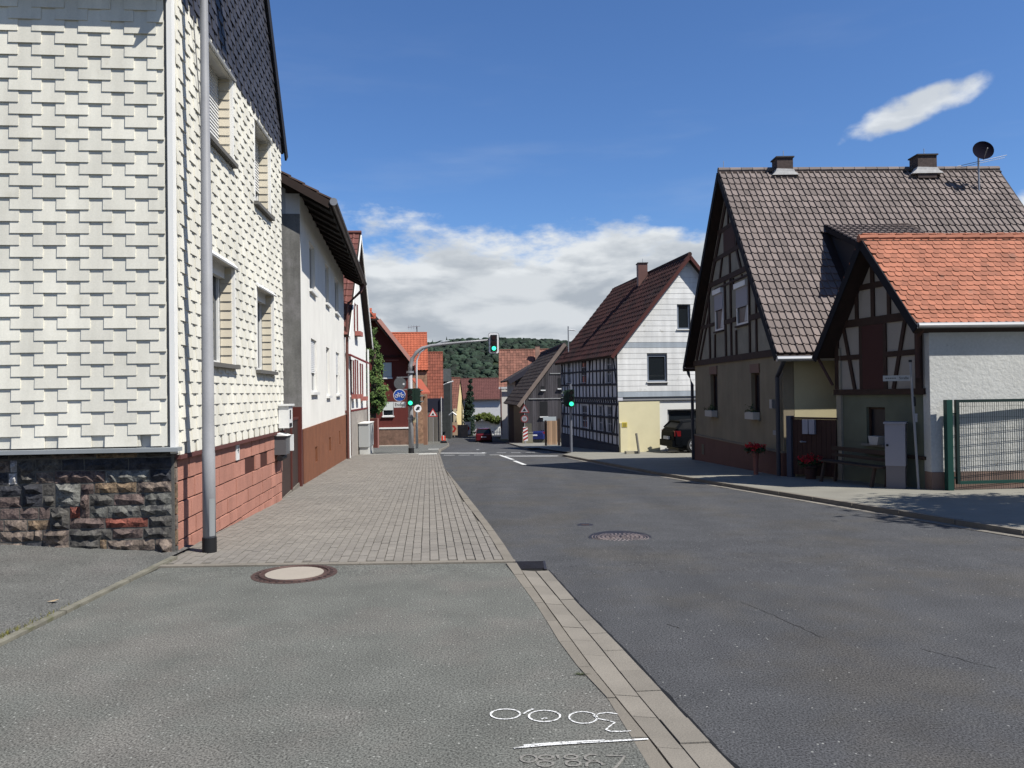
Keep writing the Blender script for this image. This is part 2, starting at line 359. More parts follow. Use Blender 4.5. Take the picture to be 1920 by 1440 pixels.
# edging strip between side street and pavement (worn concrete, one long kerb cut in lengths)
kerb_m = M('worn_concrete_kerb', (.185, .165, .135), rough=.9, var=.07, mot=.12, msc=3, fine=.10, fsc=120, bump=.3)
gut_m = M('gutter_stone', (.20, .18, .15), rough=.9, var=.08, mot=.13, msc=2.5, fine=.10, fsc=120, bump=.3)
old_kerb = M('mossy_kerb', (.17, .16, .125), rough=.95, mot=.25, msc=5, fine=.2, fsc=90, col2=(.10, .10, .05), c2sc=4, c2lo=.55, c2hi=.7)
E = T('edging_kerb', 'low weathered concrete edging between the side street and the asphalt pavement', 'kerb', (-3.38, 2, 0))
y = -4.
while y < 8.0: E.part('kerb_stone', MB().box((-3.385 + R.gauss(0, .003), y + .495, .0), (.062, .985, .026 + R.gauss(0, .002))), old_kerb); y += 1.0
E2 = T('edging_strip', 'flush light edging strip where the brick paving meets the asphalt', 'kerb', (-1.8, 7.6, 0))
x = -3.42
while x < -.3: E2.part('kerb_stone', MB().box((x + .245, 7.59, -.045), (.485, .085, .1)), kerb_m); x += .49
def stones(name, label, fa, fb, y0, y1, ln, zt, mat, jit=0., gap=.008, dep=.12, zt2=None):
    t = T(name, label, 'kerb', ((fa(y0) + fb(y0)) / 2, (y0 + y1) / 2, base((y0 + y1) / 2))); y = y0
    while y < y1 - .05:
        l_ = ln * (1 + R.uniform(-jit, jit)); b = min(y + l_, y1); mb = MB(); dz = R.gauss(0, .0015)
        a0, a1, b0, b1 = fa(y + gap) + gap, fa(b - gap) + gap, fb(y + gap) - gap, fb(b - gap) - gap; za, zb = zt(y) + dz, zt(b) + dz; c = .008
        z2a, z2b = (zt2(y) + dz, zt2(b) + dz) if zt2 else (za, zb)
        mb.hexa([(a0, y + gap, za - dep), (b0, y + gap, z2a - dep), (b1, b - gap, z2b - dep), (a1, b - gap, zb - dep), (a0, y + gap, za), (b0, y + gap, z2a), (b1, b - gap, z2b), (a1, b - gap, zb)])
        t.part('kerb_stone', mb, mat); y = b
    return t
stones('left_kerb', 'long left kerb of pale concrete stones beside the brick pavement', lambda y: interp(KL, y), lambda y: interp(KR, y), 7.55, 77, 1.0, lambda y: base(y) + .006, kerb_m)
stones('dropped_kerb', 'flush dropped kerb along the asphalt pavement behind the gutter stones', lambda y: interp(KL, y), lambda y: interp(KR, y), -2, 7.5, .475, lambda y: .004, kerb_m, gap=.004)
stones('gutter', 'inner gutter row of beige stones next to the dropped kerb', lambda y: interp(KR, y) + .006, lambda y: interp(GC, y), -2, 7.22, .31, lambda y: -.004, gut_m, .12, .0025, zt2=lambda y: -.014)
stones('gutter', 'outer gutter row of beige stones at the road edge', lambda y: interp(GC, y) + .004, lambda y: interp(GD, y), -2, 7.22, .31, lambda y: -.014, gut_m, .2, .003, zt2=lambda y: -.010)
jt = MB(); pr = R.random
for y0, y1 in zip(yr(-2, 7.3, .06), yr(-2, 7.3, .06)[1:]):
    pass
ysj = yr(-2, 7.32, .05); w0 = [.022 + .012 * noise.noise(V((0, y_ * 6, 3))) + .006 * noise.noise(V((4, y_ * 30, 3))) for y_ in ysj]
for k in range(len(ysj) - 1):
    a, b = ysj[k], ysj[k + 1]; jt.poly([(interp(GD, a) - .004, a, roadz(a) + .003), (interp(GD, a) + w0[k], a, roadz(a) + .003), (interp(GD, b) + w0[k + 1], b, roadz(b) + .003), (interp(GD, b) - .004, b, roadz(b) + .003)])
struct('tar_joint', jt, M('tar', (.006, .006, .006), rough=.7))
# mortar bed under gutter rows
bd = MB(); strip(bd, lambda y: interp(KL, y) - .0, lambda y: interp(GD, y), yr(-2, 7.28, .6), lambda y: -.02); struct('kerb_bed', bd, M('dark_joint', (.03, .027, .022)))
# brick paving
pav = T('brick_pavement', 'brick paved pavement of small beige grey pavers running along the houses', 'pavement', (-2.2, 12, -.2))
pav.o['kind'] = 'structure'; del pav.o['category']
pav_m = M('concrete_paver', (.205, .187, .162), var=.08, mot=.10, msc=1.2, fine=.10, fsc=120, rough=.9, bump=.3, bsc=200)
bed = MB(); strip(bed, lambda y: -3.5 - .1 * (y - 8), lambda y: interp(KL, y) + .01, yr(7.6, 33.4, 1), lambda y: base(y) - .012)
pav.part('joint_sand', bed, M('joint_sand', (.12, .108, .088), fine=.2), kind='stuff')
tv = []; 
for z, i_ in ((-.05, .0), (0, .003)):
    for x, y in ((i_, i_), (.085 - i_, i_), (.085 - i_, .1705 - i_), (i_, .1705 - i_)): tv.append((x, y, z))
tf = [(4, 5, 6, 7), (0, 1, 5, 4), (1, 2, 6, 5), (2, 3, 7, 6), (3, 0, 4, 7)]
pm = []; ang = math.atan(.105); ex = V((math.cos(ang), math.sin(ang), 0)); ey = V((-math.sin(ang), math.cos(ang), 0)); W1x = lambda y: -3.50 - .0916 * (y - 8.2) if y < 13.7 else (-4.35 - .115 * (y - 13.7))
for ci in range(-12, 50):
    for ri in range(-2, 158):
        o = V((-3.6, 7.3, 0)) + ex * (ci * .088) + ey * (ri * .174 + (ci % 2) * .087); c = o + ex * .042 + ey * .085
        if c.y < 7.73 or c.y > 33.3 or c.x > interp(KL, c.y) + .01 or c.x < W1x(c.y) - .04: continue
        sl_ = -.035 if c.y > 9 else -.0175 if c.y > 7 else 0
        Y = (ey + V((0, 0, sl_))).normalized(); m_ = Mx((ex, Y, ex.cross(Y))).transposed().to_4x4(); a = R.gauss(0, .006)
        m_ = m_ @ Mx.Rotation(a, 4, 'Z'); o.z = base(o.y) - .002 + R.gauss(0, .0017); m_.translation = o; pm.append(m_)
pav.pieces('paver', tv, tf, pm, pav_m, 300)
# right pavement
rp_m = M('right_paving', (.215, .205, .172), mot=.12, msc=1.5, fine=.15, fsc=70, rough=.9)
rp = MB(); strip(rp, lambda y: interp(RK, y) + .11, lambda y: 14 if y < 33 else 12, yr(-6, 30.4, .8), base)
strip(rp, lambda y: interp(RK, y) + .11, lambda y: 12, yr(38.2, 60, 2) + yr(62, 77, 3), lambda y: base(y) - .002)
rp.poly([(1.95, 30.4, base(30.4)), (7, 30.4, base(30.4)), (7, 31.6, base(31.6)), (2.3, 31.6, base(31.6))]); rp.poly([(2.3, 31.6, base(31.6)), (14, 31.6, base(31.6)), (14, 40, base(40)), (1.2, 38.2, base(38.2))])
rp.poly([(7, 30.4, base(30.4)), (14, 30.4, base(30.4)), (14, 31.6, base(31.6)), (7, 31.6, base(31.6))])
struct('pavement', rp, rp_m)
stones('right_kerb', 'long right kerb of pale stones in front of the half timbered houses', lambda y: interp(RK, y), lambda y: interp(RK, y) + .12, -2, 30, 1.0, lambda y: base(y) + .004, kerb_m)
stones('right_kerb', 'far right kerb beyond the half timbered white house', lambda y: interp(RK, y), lambda y: interp(RK, y) + .12, 38.2, 77, 1.0, lambda y: base(y) + .004, kerb_m)
stones('gutter', 'pale gutter strip at the foot of the right kerb', lambda y: interp(RK, y) - .15, lambda y: interp(RK, y) - .005, -2, 29, .5, lambda y: roadz(y) + .006, gut_m)

pm2 = MB(); pm2.poly([(2.45, 3.0, roadz(3) + .006), (9, 2.9, roadz(3) + .006), (9, 3.75, roadz(3) + .006), (4.6, 3.60, roadz(3) + .006), (2.3, 3.42, roadz(3) + .006)]); struct('road_patch', pm2, asphalt('road_patch_asphalt', (.12, .12, .125), (.14, .14, .14), 1.0))
pm3 = MB(); pm3.poly([(2.3, 3.42, roadz(3) + .003), (4.6, 3.60, roadz(3) + .003), (9, 3.75, roadz(3) + .003), (9, 3.79, roadz(3) + .003), (4.6, 3.635, roadz(3) + .003), (2.27, 3.45, roadz(3) + .003)]); struct('tar_joint', pm3, MC['tar'])
# painted road markings
pt = M('road_paint', (.62, .62, .60), rough=.7, mot=.12, msc=3, fine=.15, fsc=60)
def crack(name, pts, w_):
    mb = MB(); P = [V(p) for p in pts]; Q = []
    for a_, b_ in zip(P, P[1:]): Q += [a_.lerp(b_, k / 8) + V((R.gauss(0, .006), R.gauss(0, .01))) for k in range(8)]
    Q.append(P[-1]); L2 = [(p - V((w_ * R.uniform(.3, 1), 0)), p + V((w_ * R.uniform(.3, 1), 0))) for p in Q]
    for (a_, b_), (c_, d_) in zip(L2, L2[1:]): mb.poly([(*a_, roadz(a_.y) + .002), (*b_, roadz(b_.y) + .002), (*d_, roadz(d_.y) + .002), (*c_, roadz(c_.y) + .002)])
    struct(name, mb, M('crack_dark', (.025, .024, .022), fine=.4))
crack('road_crack', [(1.72, 6.1), (1.88, 5.6), (2.0, 5.2)], .004); crack('road_crack', [(2.5, 4.95), (2.75, 4.6)], .005); crack('road_crack', [(1.05, 5.55), (1.12, 5.45)], .006)
def mark(name, label, pts, dz=.004, mat=pt):
    mb = MB(); mb.poly([(x, y, roadz(y) + dz) for x, y in pts]); return solo(name, label, 'road marking', mb, mat, (pts[0][0], pts[0][1], roadz(pts[0][1])))
def dash(a, b, w_=.12):
    a, b = V(a), V(b); d = (b - a).normalized(); n_ = V((-d.y, d.x)) * w_ / 2; return [tuple(a - n_), tuple(b - n_), tuple(b + n_), tuple(a + n_)]
mark('stop_line', 'long white stop line across the left lane at the left signal', dash((-3.2, 34.6), (-1.15, 33.9), .42))
mark('stop_line', 'white stop line across the right lane', dash((-.35, 30.8), (1.7, 30.3), .35))
mark('lane_line', 'short slanting centre dash joined to the right stop line', dash((-.5, 31.6), (.0, 28.0), .13))
mark('lane_line', 'nearest slanting centre line dash', dash((.04, 27.2), (.36, 24.7), .13))
mark('lane_line', 'far centre line dash beyond the stop lines', dash((-1.25, 34.2), (-1.75, 39.6), .14))
for k in range(4): mark('guide_dash', ['first thin crossing dash from the left kerb', 'second thin crossing dash from the left kerb', 'third thin crossing dash from the left kerb', 'fourth thin crossing dash beside the centre line'][k], dash((-2.8 + .62 * k, 32.35 - .1 * k), (-2.35 + .62 * k, 32.28 - .1 * k), .16))
for k in range(4): mark('guide_dash', ['thin dash just right of the far centre line', 'second thin dash in the right lane', 'third thin dash in the right lane', 'fourth thin dash nearest the right kerb'][k], dash((-.7 + .62 * k, 34.2 - .1 * k), (-.3 + .62 * k, 34.15 - .1 * k), .14))
tac = M('white_paving', (.5, .49, .45), mot=.1)
mb = MB(); mb.poly([(-6.1, 32.5, base(32.5) + .006), (-3.1, 32.6, base(32.6) + .006), (-3.12, 32.9, base(32.9) + .006), (-6.1, 32.8, base(32.8) + .006)]); solo('white_edging', 'thin white edging line across the pavement at the foot of the signal mast', 'kerb', mb, tac, (-4.5, 32.7, base(32.7)))
mb = MB(); mb.poly([(-3.75, 31.6, base(31.6) + .01), (-3.0, 31.6, base(31.6) + .01), (-3.07, 32.4, base(32.4) + .01), (-3.8, 32.4, base(32.4) + .01)]); solo('tactile_paving', 'small white tactile slab at the near side of the crossing', 'paving slab', mb, tac, (-3.4, 32, base(32)))
mb = MB(); mb.poly([(-3.95, 37.2, base(37.2) + .01), (-3.45, 37.2, base(37.2) + .01), (-3.6, 39, base(39) + .01), (-4.1, 39, base(39) + .01)]); solo('tactile_paving', 'small white slab at the far side of the junction', 'paving slab', mb, tac, (-3.8, 38, base(38)))

# manholes, drain grate
rust = M('rusty_cast_iron', (.085, .05, .042), rough=.65, metal=.3, mot=.2, msc=12, fine=.2)
t = T('manhole_cover', 'round manhole in the grey asphalt pavement with a pale concrete centre and rusty ring', 'manhole', (-1.97, 7.18, 0))
mb = MB(); mb.disc((-1.97, 7.18, -.01), (0, 0, 1), .375, .012, 48); t.part('ring', mb, rust)
mb = MB(); mb.tube([(-1.97 + .30 * math.cos(a), 7.18 + .30 * math.sin(a), .004) for a in [k * math.pi / 24 for k in range(49)]], .012, 6); t.part('rim', mb, rust)
mb = MB()
for k in range(32): a = k * math.pi / 16; mb.box((-1.97 + .325 * math.cos(a), 7.18 + .325 * math.sin(a), .003), (.03, .018, .006), a)
t.part('lug', mb, M('dark_iron', (.03, .02, .02)), kind='stuff')
t.part('cover', MB().disc((-1.97, 7.18, -.006), (0, 0, 1), .255, .014, 48), M('pale_concrete', (.33, .29, .24), mot=.06, fine=.05))
zr = roadz(9.33)
t = T('manhole_cover', 'large round cast iron manhole with a ribbed pattern in the road', 'manhole', (1.235, 9.34, zr))
t.part('ring', MB().disc((1.235, 9.34, zr - .01), (0, -.035, 1), .365, .014, 48), M('iron_dark', (.035, .03, .032), rough=.5, metal=.4))
mb = MB(); irn = M('polished_iron', (.30, .24, .22), rough=.5, metal=.4, var=.2)
for rr, nn in ((.05, 6), (.10, 12), (.15, 18), (.20, 26), (.25, 32)):
    for k in range(nn): a = 2 * math.pi * k / nn; mb.box((1.235 + rr * math.cos(a), 9.34 + rr * math.sin(a), zr + .007), (.033, .02, .010), a)
for rr in (.29, .325): mb.tube([(1.235 + rr * math.cos(a), 9.34 + rr * math.sin(a), zr + .004) for a in [k * math.pi / 24 for k in range(49)]], .006, 5)
t.part('rib', mb, irn, kind='stuff')
zr = roadz(10.48); t = T('valve_cover', 'small dark oval valve cover in the road behind the large manhole', 'manhole', (.93, 10.48, zr))
t.part('cover', MB().disc((.93, 10.48, zr - .008), (0, -.035, 1), .105, .012, 24), M('iron_dark', (.03, .03, .03))); t.part('hub', MB().box((.93, 10.48, zr + .004), (.1, .03, .008)), rust)
t = T('drain_grate', 'slotted iron drain grate at the head of the gutter stones', 'drain', (.12, 7.4, 0))
t.part('pit', MB().box((.14, 7.42, -.05), (.30, .34, .055)), M('iron_black', (.008, .008, .008)))
for k in range(7): t.part('bar', MB().box((.14, 7.28 + k * .048, -.004), (.26, .016, .008)), M('iron_dark', (.03, .03, .03)))
for sx in (-.14, .14): t.part('frame', MB().box((.14 + sx, 7.42, -.008), (.022, .36, .012)), M('iron_dark', (.03, .03, .03)))

# chalk writing on the pavement
chm = M('white_chalk', (.66, .66, .64), rough=.95, fine=.35, fsc=150, col2=(.20, .20, .19), c2sc=70, c2lo=.52, c2hi=.62)
chm2 = M('faded_chalk', (.21, .20, .18), rough=.95, fine=.35, fsc=120)
def ell(cx, cy, rx, ry, a0=0, a1=360, n=26): return [(cx + rx * math.cos(rad(a0 + (a1 - a0) * k / n)), cy + ry * math.sin(rad(a0 + (a1 - a0) * k / n))) for k in range(n + 1)]
def ribbon(mb, pts, w_, z=.004):
    pts = [V(p) for p in pts]; L_ = []
    for k, p in enumerate(pts):
        d = (pts[min(k + 1, len(pts) - 1)] - pts[max(k - 1, 0)]).normalized(); n_ = V((-d.y, d.x)) * (w_ / 2 * R.uniform(.75, 1.15)); L_.append((p - n_, p + n_))
    for (a, b), (c, d) in zip(L_, L_[1:]): mb.poly([(*a, z), (*b, z), (*d, z), (*c, z)])
ch = T('chalk_writing', 'white chalk figure 300,0 and a long chalk stroke drawn upside down on the asphalt', 'chalk marking', (.2, 3.9, 0))
for mbp in ([ell(-.056, 3.985, .073, .062)], [ell(.137, 3.955, .077, .068), [(.12, 3.915), (.135, 3.93), (.15, 3.925)], [(.033, 3.985), (.06, 4.02), (.085, 4.045)][:3], ], [ell(.325, 3.93, .068, .070)], [[(.50, 3.965), (.455, 3.985), (.41, 3.975), (.378, 3.945), (.40, 3.91), (.44, 3.89), (.472, 3.865), (.44, 3.82), (.42, 3.785), (.44, 3.765), (.49, 3.762), (.535, 3.768)]], [[(-.015, 3.60), (.12, 3.625), (.3, 3.645), (.5, 3.665), (.60, 3.675)], [(.03, 3.625), (.2, 3.65), (.4, 3.665)]]):
    mb = MB()
    for s_ in mbp: ribbon(mb, s_, .011 if len(mbp) != 2 else .016, .006 if mbp[0][0][1] < 3.7 else .004)
    ch.part('chalk_stroke', mb, chm)
fc = MB()
for s_ in (ell(.05, 3.50, .035, .035), ell(.125, 3.51, .03, .02), ell(.12, 3.45, .033, .025), [(.175, 3.53), (.18, 3.50)], ell(.235, 3.51, .028, .02), ell(.24, 3.45, .03, .025), ell(.33, 3.50, .035, .03, 60, 300), ell(.33, 3.43, .035, .035, 0, 200), [(.39, 3.52), (.47, 3.51), (.43, 3.43), (.40, 3.38)]): ribbon(fc, s_, .012, .004)
solo('chalk_writing', 'faded half erased chalk figures 28,80 at the bottom below the long stroke', 'chalk marking', fc, chm2, (.2, 3.5, 0))
# small leaf and stain
mb = MB(); mb.poly([(-3.62, 6.20, .03), (-3.56, 6.19, .033), (-3.53, 6.22, .045), (-3.58, 6.235, .035)]); solo('dry_leaf', 'small dry curled leaf lying on the side street asphalt', 'leaf', mb, M('dry_leaf', (.35, .26, .16)), (-3.58, 6.2, .03))
gr = MB()
for k in range(420):
    y_ = 5.0 + abs(R.gauss(0, .45)); x_ = -3.44 + R.gauss(0, .02); h = R.uniform(.01, .035); a = R.uniform(0, 6.28); z_ = zleft(x_)
    gr.poly([(x_, y_, z_), (x_ + .004, y_, z_), (x_ + h * .6 * math.cos(a), y_ + h * .6 * math.sin(a), z_ + h)])
gr2 = struct('grass', gr, M('weeds', (.16, .15, .03), var=.4), kind='stuff')
wd = MB()
for k in range(60):
    a = R.uniform(0, 6.28); l_ = R.uniform(.02, .07); wd.poly([(.37, 4.52, .002), (.374, 4.524, .002), (.37 + l_ * math.cos(a), 4.52 + l_ * .6 * math.sin(a), .012)])
solo('weed', 'small weed tuft growing from the kerb joint above the chalk writing', 'weed', wd, M('weed_dark', (.05, .06, .025)), (.37, 4.52, 0))
#@@PART2


# ------------------------------------------------------------------ house 1 (white shingles)
def shin(w_, l_, t0=.022, t1=.004, th=.012):
    v = [(-w_ / 2, 0, t0 - th), (w_ / 2, 0, t0 - th), (w_ / 2, l_, t1 - .004), (-w_ / 2, l_, t1 - .004), (-w_ / 2, 0, t0), (w_ / 2, 0, t0), (w_ / 2, l_, t1), (-w_ / 2, l_, t1)]
    return v, [(4, 5, 6, 7), (0, 1, 5, 4), (1, 2, 6, 5), (3, 0, 4, 7)]
def laywall(fr, sgn, u0, u1, z0, z1, pu, pz, w_, l_, n=0, holes=(), topf=None, botf=None, jit=.002, mirror=False):
    out = []; r_ = 0; z = z0
    while z < z1:
        for c in range(-1, int((u1 - u0) / pu) + 2):
            uc = u0 + c * pu + (pu / 2 if r_ % 2 else 0); a, b = max(u0, uc - w_ / 2), min(u1, uc + w_ / 2); za = z; ln = l_
            if b - a < .03: continue
            ok = True
            for h in holes:
                if b > h[0] + .001 and a < h[1] - .001:
                    if za < h[2] - .01 and za + ln > h[2]: ln = h[2] - za
                    elif h[2] - .01 <= za < h[3]:
                        if za + pz > h[3] + .02: za = h[3] + .002; ln = max(.05, z + l_ - za)
                        else:
                            la, lb = h[0] - a, b - h[1]
                            if la >= lb: b = h[0]
                            else: a = h[1]
                            if b - a < .03: ok = False
            if not ok: continue
            if topf:
                tz = topf((a + b) / 2)
                if za > tz - .03: continue
                ln = min(ln, tz - za)
            if botf and za < botf((a + b) / 2): continue
            X = fr.D * sgn; m_ = Mx((X, V((0, 0, 1)), fr.N)).transposed().to_4x4()
            m_.translation = fr((a + b) / 2, za, n + abs(R.gauss(0, jit * .5))); m_ = m_ @ Mx.Rotation(R.gauss(0, jit * 1.6), 4, 'Z') @ Mx.Diagonal(((b - a) / w_, ln / l_, 1, 1)); out.append(m_)
        z += pz; r_ += 1
    return out
F1 = Fr((-3.502, 8.232), (-.504, 5.506)); W1 = Fr((-3.502, 8.232), (-1, -.0916), -1)
H1 = T('shingled_house', 'tall corner house clad in white staggered shingles with a dark slate gable', 'house', (-3.5, 8.23, 0))
stucco_w = M('white_board', (.62, .61, .57)); inner = M('dark_room', (.02, .02, .02))
wins = [(.95, 2.30, 4.66, 5.80), (3.58, 4.66, 4.47, 5.70), (.95, 2.30, 2.00, 3.30), (3.62, 4.80, 1.98, 3.24)]
vents = [(2.98, 3.58, .50, .72), (3.92, 4.46, .50, .72)]
rt = lambda u: 6.05 + 1.43 * (min(u, 5.66 - u) + .1)
mb = MB(); wall(mb, F1, [(0, -.6), (5.63, -.6), (5.63, 6.0), (2.815, 10.0), (0, 6.0)], wins, -.3, 0); H1.part('front_wall', mb, stucco_w)
mb = MB().fbox(W1, .3, 6, -.6, 6.0, -.3, 0); H1.part('side_wall', mb, stucco_w)
mb = MB(); back = Fr(F1(5.63, 0)[:2], (-1, -.0916), 1); mb.fbox(back, .3, 8, -.6, 6.0, -.3, 0); H1.part('side_wall', mb, M('grey_render', (.2, .2, .19), mot=.2))
# roof slabs
e0 = F1(-.27, 6.15 - .24, .07); e1 = F1(-.27, 5.91, -9); r0 = F1(2.815, 10.22, .07); r1 = F1(2.815, 10.22, -9)
e2 = F1(5.90, 5.91, .07); e3 = F1(5.90, 5.91, -9)
darkroof = M('dark_roof', (.03, .028, .028), rough=.7, mot=.2)
mb = MB().slab(e0, e1, r1, r0, .14); mb.slab(e2, e3, r1, r0, .14); H1.part('roof', mb, darkroof)
mb = MB(); 
for A_, B_ in ((F1(-.29, 5.86, .085), r0 + F1.N * .02), (F1(5.93, 5.86, .085), r0 + F1.N * .02)): mb.beam(A_ - V((0, 0, .07)), B_ - V((0, 0, .07)), .20, F1.N, .03)
H1.part('verge_board', mb, M('verge_black', (.012, .012, .015), rough=.7))
H1.part('soffit', MB().fbox(F1, -.26, -.03, 5.80, 5.83, -8, .05), M('white_soffit', (.5, .5, .48)))
# shingles
v_, f_ = shin(.315, .27, .026, .004, .015); ms = laywall(W1, -1, .03, 3.4, 1.10, 5.86, .45, .1205, .315, .27, .045)
v2, f2 = shin(.235, .27)
ms2 = laywall(F1, 1, .05, 5.60, 1.00, 5.82, .35, .127, .235, .27, .045, wins)
H1.pieces('shingle', v_, f_, ms, white_t, 300 - 90)
v2, f2 = shin(.235, .27, .024, .004, .014); H1.pieces('shingle', v2, f2, ms2, white_t, 90)
H1.part('shingle_backing', MB().fbox(W1, .3, 6, 1.10, 5.9, .001, .047), white_t, kind='stuff')
mb = MB(); wall(mb, F1, [(.04, 1.0), (5.63, 1.0), (5.63, 5.84), (.04, 5.84)], wins, .001, .047); H1.part('shingle_backing', mb, white_t, kind='stuff')
mb = MB(); wall(mb, F1, [(.04, 5.842), (5.63, 5.842), (5.63, 6.0), (2.815, 9.95), (.04, 6.0)], [], .001, .047); H1.part('slate_backing', mb, slate, kind='stuff')
ms = laywall(F1, 1, .05, 5.60, 5.80, 10, .29, .125, .215, .25, .047, [], topf=lambda u: rt(u) - .12, jit=.004)
v3, f3 = shin(.215, .25, .026, .004, .014); H1.pieces('slate', v3, f3, ms, slate, 300)
H1.part('corner_trim', MB().fbox(W1, -.05, .002, 1.02, 5.9, -.055, .056), white_tr)
H1.part('drip_strip', MB().fbox(F1, .0, 5.63, .955, .995, .001, .085), M('red_flashing', (.10, .035, .03)))
H1.part('ledge', MB().fbox(W1, -.10, 6, 1.045, 1.085, .001, .15), ledge)
# windows of house 1
for k, (u0, u1, z0, z1) in enumerate(wins):
    o = window(H1, F1, u0 + .0, u1 - .0, z0, z1, -.17, pvc if k < 2 else pvc, .06, mull=1 if k in (0, 2) else 0, shutter=(1.0, .68, 0, 0)[k], box=.0 if k < 2 else .16, sillm=sill, sn=.13, sz=.05)
    H1.part('trim', MB().fbox(F1, u0 - .035, u0 + .002, z0, z1 + .02, .001, .075), white_tr, sub=o); H1.part('trim', MB().fbox(F1, u1 - .002, u1 + .035, z0, z1 + .02, .001, .075), white_tr, sub=o)
    hood = MB(); hood.hexa([F1(u0 - .04, z1 + .01, .05), F1(u1 + .04, z1 + .01, .05), F1(u1 + .04, z1 - .09 + .05, .11), F1(u0 - .04, z1 - .04, .11), F1(u0 - .04, z1 + .06, .05), F1(u1 + .04, z1 + .06, .05), F1(u1 + .04, z1 - .02, .12), F1(u0 - .04, z1 - .02, .12)]); H1.part('hood', hood, white_tr, sub=o)
    z = z0 + .02; hh = .118
    while z < z1 - .03:
        mb = MB(); h_ = min(hh - .012, z1 - .02 - z); mb.hexa([F1(u1 - .001, z, -.11), F1(u1 - .001, z, .035), F1(u1 - .018, z, .035), F1(u1 - .018, z, -.11), F1(u1 - .001, z + h_, -.11), F1(u1 - .001, z + h_, .035), F1(u1 - .006, z + h_, .035), F1(u1 - .006, z + h_, -.11)]); H1.part('jamb_tile', mb, beigec, sub=o); z += hh
for (u0, u1, z0, z1) in vents: H1.part('cellar_window', MB().fbox(F1, u0, u1, z0, z1, .001, .013), M('dark_red_recess', (.06, .018, .012)))  # flat dark red plates: the shade of the cellar recesses is in their colour
# sandstone base
sand = M('red_sandstone', (.40, .185, .135), var=.09, mot=.10, msc=4, fine=.12, fsc=60, bump=.5, bsc=60, rough=.95, vstreak=.1)
H1.part('base_mortar', wall(MB(), F1, [(.0, -.5), (5.63, -.5), (5.63, .955), (.0, .955)], vents, .001, .010), M('red_mortar', (.12, .05, .038), fine=.2), kind='stuff')
zr_ = [-.42, -.22, -.06, .10, .29, .50, .72, .952]
for k in range(7):
    u = .06
    while u < 5.6:
        b = min(5.62, u + R.uniform(.24, .5)); za, zb = zr_[k] + .006, zr_[k + 1] - .006
        if 5.62 - b < .12: b = 5.62
        hit = [h for h in vents if h[2] < zb - .01 and h[3] > za + .01 and h[0] < b and h[1] > u]
        if hit:
            h = hit[0]
            if u < h[0] - .05: b = h[0]
            else: u = h[1]; continue
        if zb > base(8.2 + u) - .1:
            mb = MB(); q = .004; n_ = .026 + R.uniform(-.006, .008); a1, b1 = u + .006, b - .006
            mb.hexa([F1(a1, za, .002), F1(b1, za, .002), F1(b1 - q, za + q, n_), F1(a1 + q, za + q, n_), F1(a1, zb, .002), F1(b1, zb, .002), F1(b1 - q, zb - q, n_), F1(a1 + q, zb - q, n_)]); H1.part('sandstone_block', mb, sand)
        u = b
# rubble stones of the side base
cols = [(.035, .036, .042), (.075, .07, .062), (.11, .08, .07), (.16, .125, .10), (.20, .065, .045), (.12, .118, .105), (.17, .12, .075), (.45, .43, .41), (.17, .168, .15)]
stm = [M('rubble_stone_%s' % 'abcdefghi'[k], c, rough=.85, mot=.45, msc=9, fine=.35, fsc=45, bump=1.0, bsc=30, col2=(c[0] * .45, c[1] * .45, c[2] * .5), c2sc=14, c2lo=.5, c2hi=.62) for k, c in enumerate(cols)]
H1.part('base_mortar', MB().fbox(W1, -.02, 6, -.3, 1.045, .001, .014), M('grey_mortar', (.10, .095, .085), fine=.2), kind='stuff')
def rough_stone(fr, u0, u1, z0, z1, dep, sgn):
    mb = MB(); nu = max(3, int((u1 - u0) / .05)); nz = max(2, int((z1 - z0) / .04)); g = {}
    for i in range(nu + 1):
        for j in range(nz + 1):
            e = i in (0, nu) or j in (0, nz); n_ = .018 if e else dep * R.uniform(.35, 1.15) * (1.25 if j > nz * .55 else .75)
            ju = 0 if i in (0, nu) else R.uniform(-.012, .012); jz = 0 if j in (0, nz) else R.uniform(-.01, .01)
            if e: ju += R.uniform(-.003, .003); jz += R.uniform(-.004, .004)
            g[i, j] = len(mb.v); mb.v.append(tuple(fr(u0 + (u1 - u0) * i / nu + ju, z0 + (z1 - z0) * j / nz + jz, n_)))
    for i in range(nu):
        for j in range(nz):
            a, b, c, d = g[i, j], g[i + 1, j], g[i + 1, j + 1], g[i, j + 1]
            if R.random() < .5: mb.f += [(a, b, c), (a, c, d)]
            else: mb.f += [(a, b, d), (b, c, d)]
    return mb
rows_ = [-.20, -.09, .03, .155, .27, .38, .50, .62, .735, .86, .985, 1.04]
skip = []
for k in range(len(rows_) - 1):
    u = .0
    while u < 2.7:
        s_ = R.random(); wd_ = R.uniform(.07, .12) if s_ < .14 else R.uniform(.15, .27) if s_ < .55 else R.uniform(.27, .50); b = u + wd_; z0, z1 = rows_[k], rows_[k + 1]
        blk = [q for q in skip if q[0] == k and q[1] < b and q[2] > u]
        if blk:
            if u < blk[0][1] - .05: b = blk[0][1]
            else: u = blk[0][2]; continue
        if z1 > zleft(-3.5 - u) - .06:
            if .06 < wd_ < .28 and k < 9 and R.random() < .22 and not blk: z1 = rows_[k + 2]; skip.append((k + 1, u, b))
            ci = 7 if wd_ < .12 and R.random() < .6 else R.choice((0, 0, 1, 1, 2, 2, 3, 3, 2, 1, 5, 6, 8, 0, 4, 1, 2, 3))
            H1.part('rubble_stone', rough_stone(W1, u + .006, b - .006, z0 + R.uniform(.001, .012), z1 - R.uniform(.001, .012), .075, -1), stm[ci])
        u = b
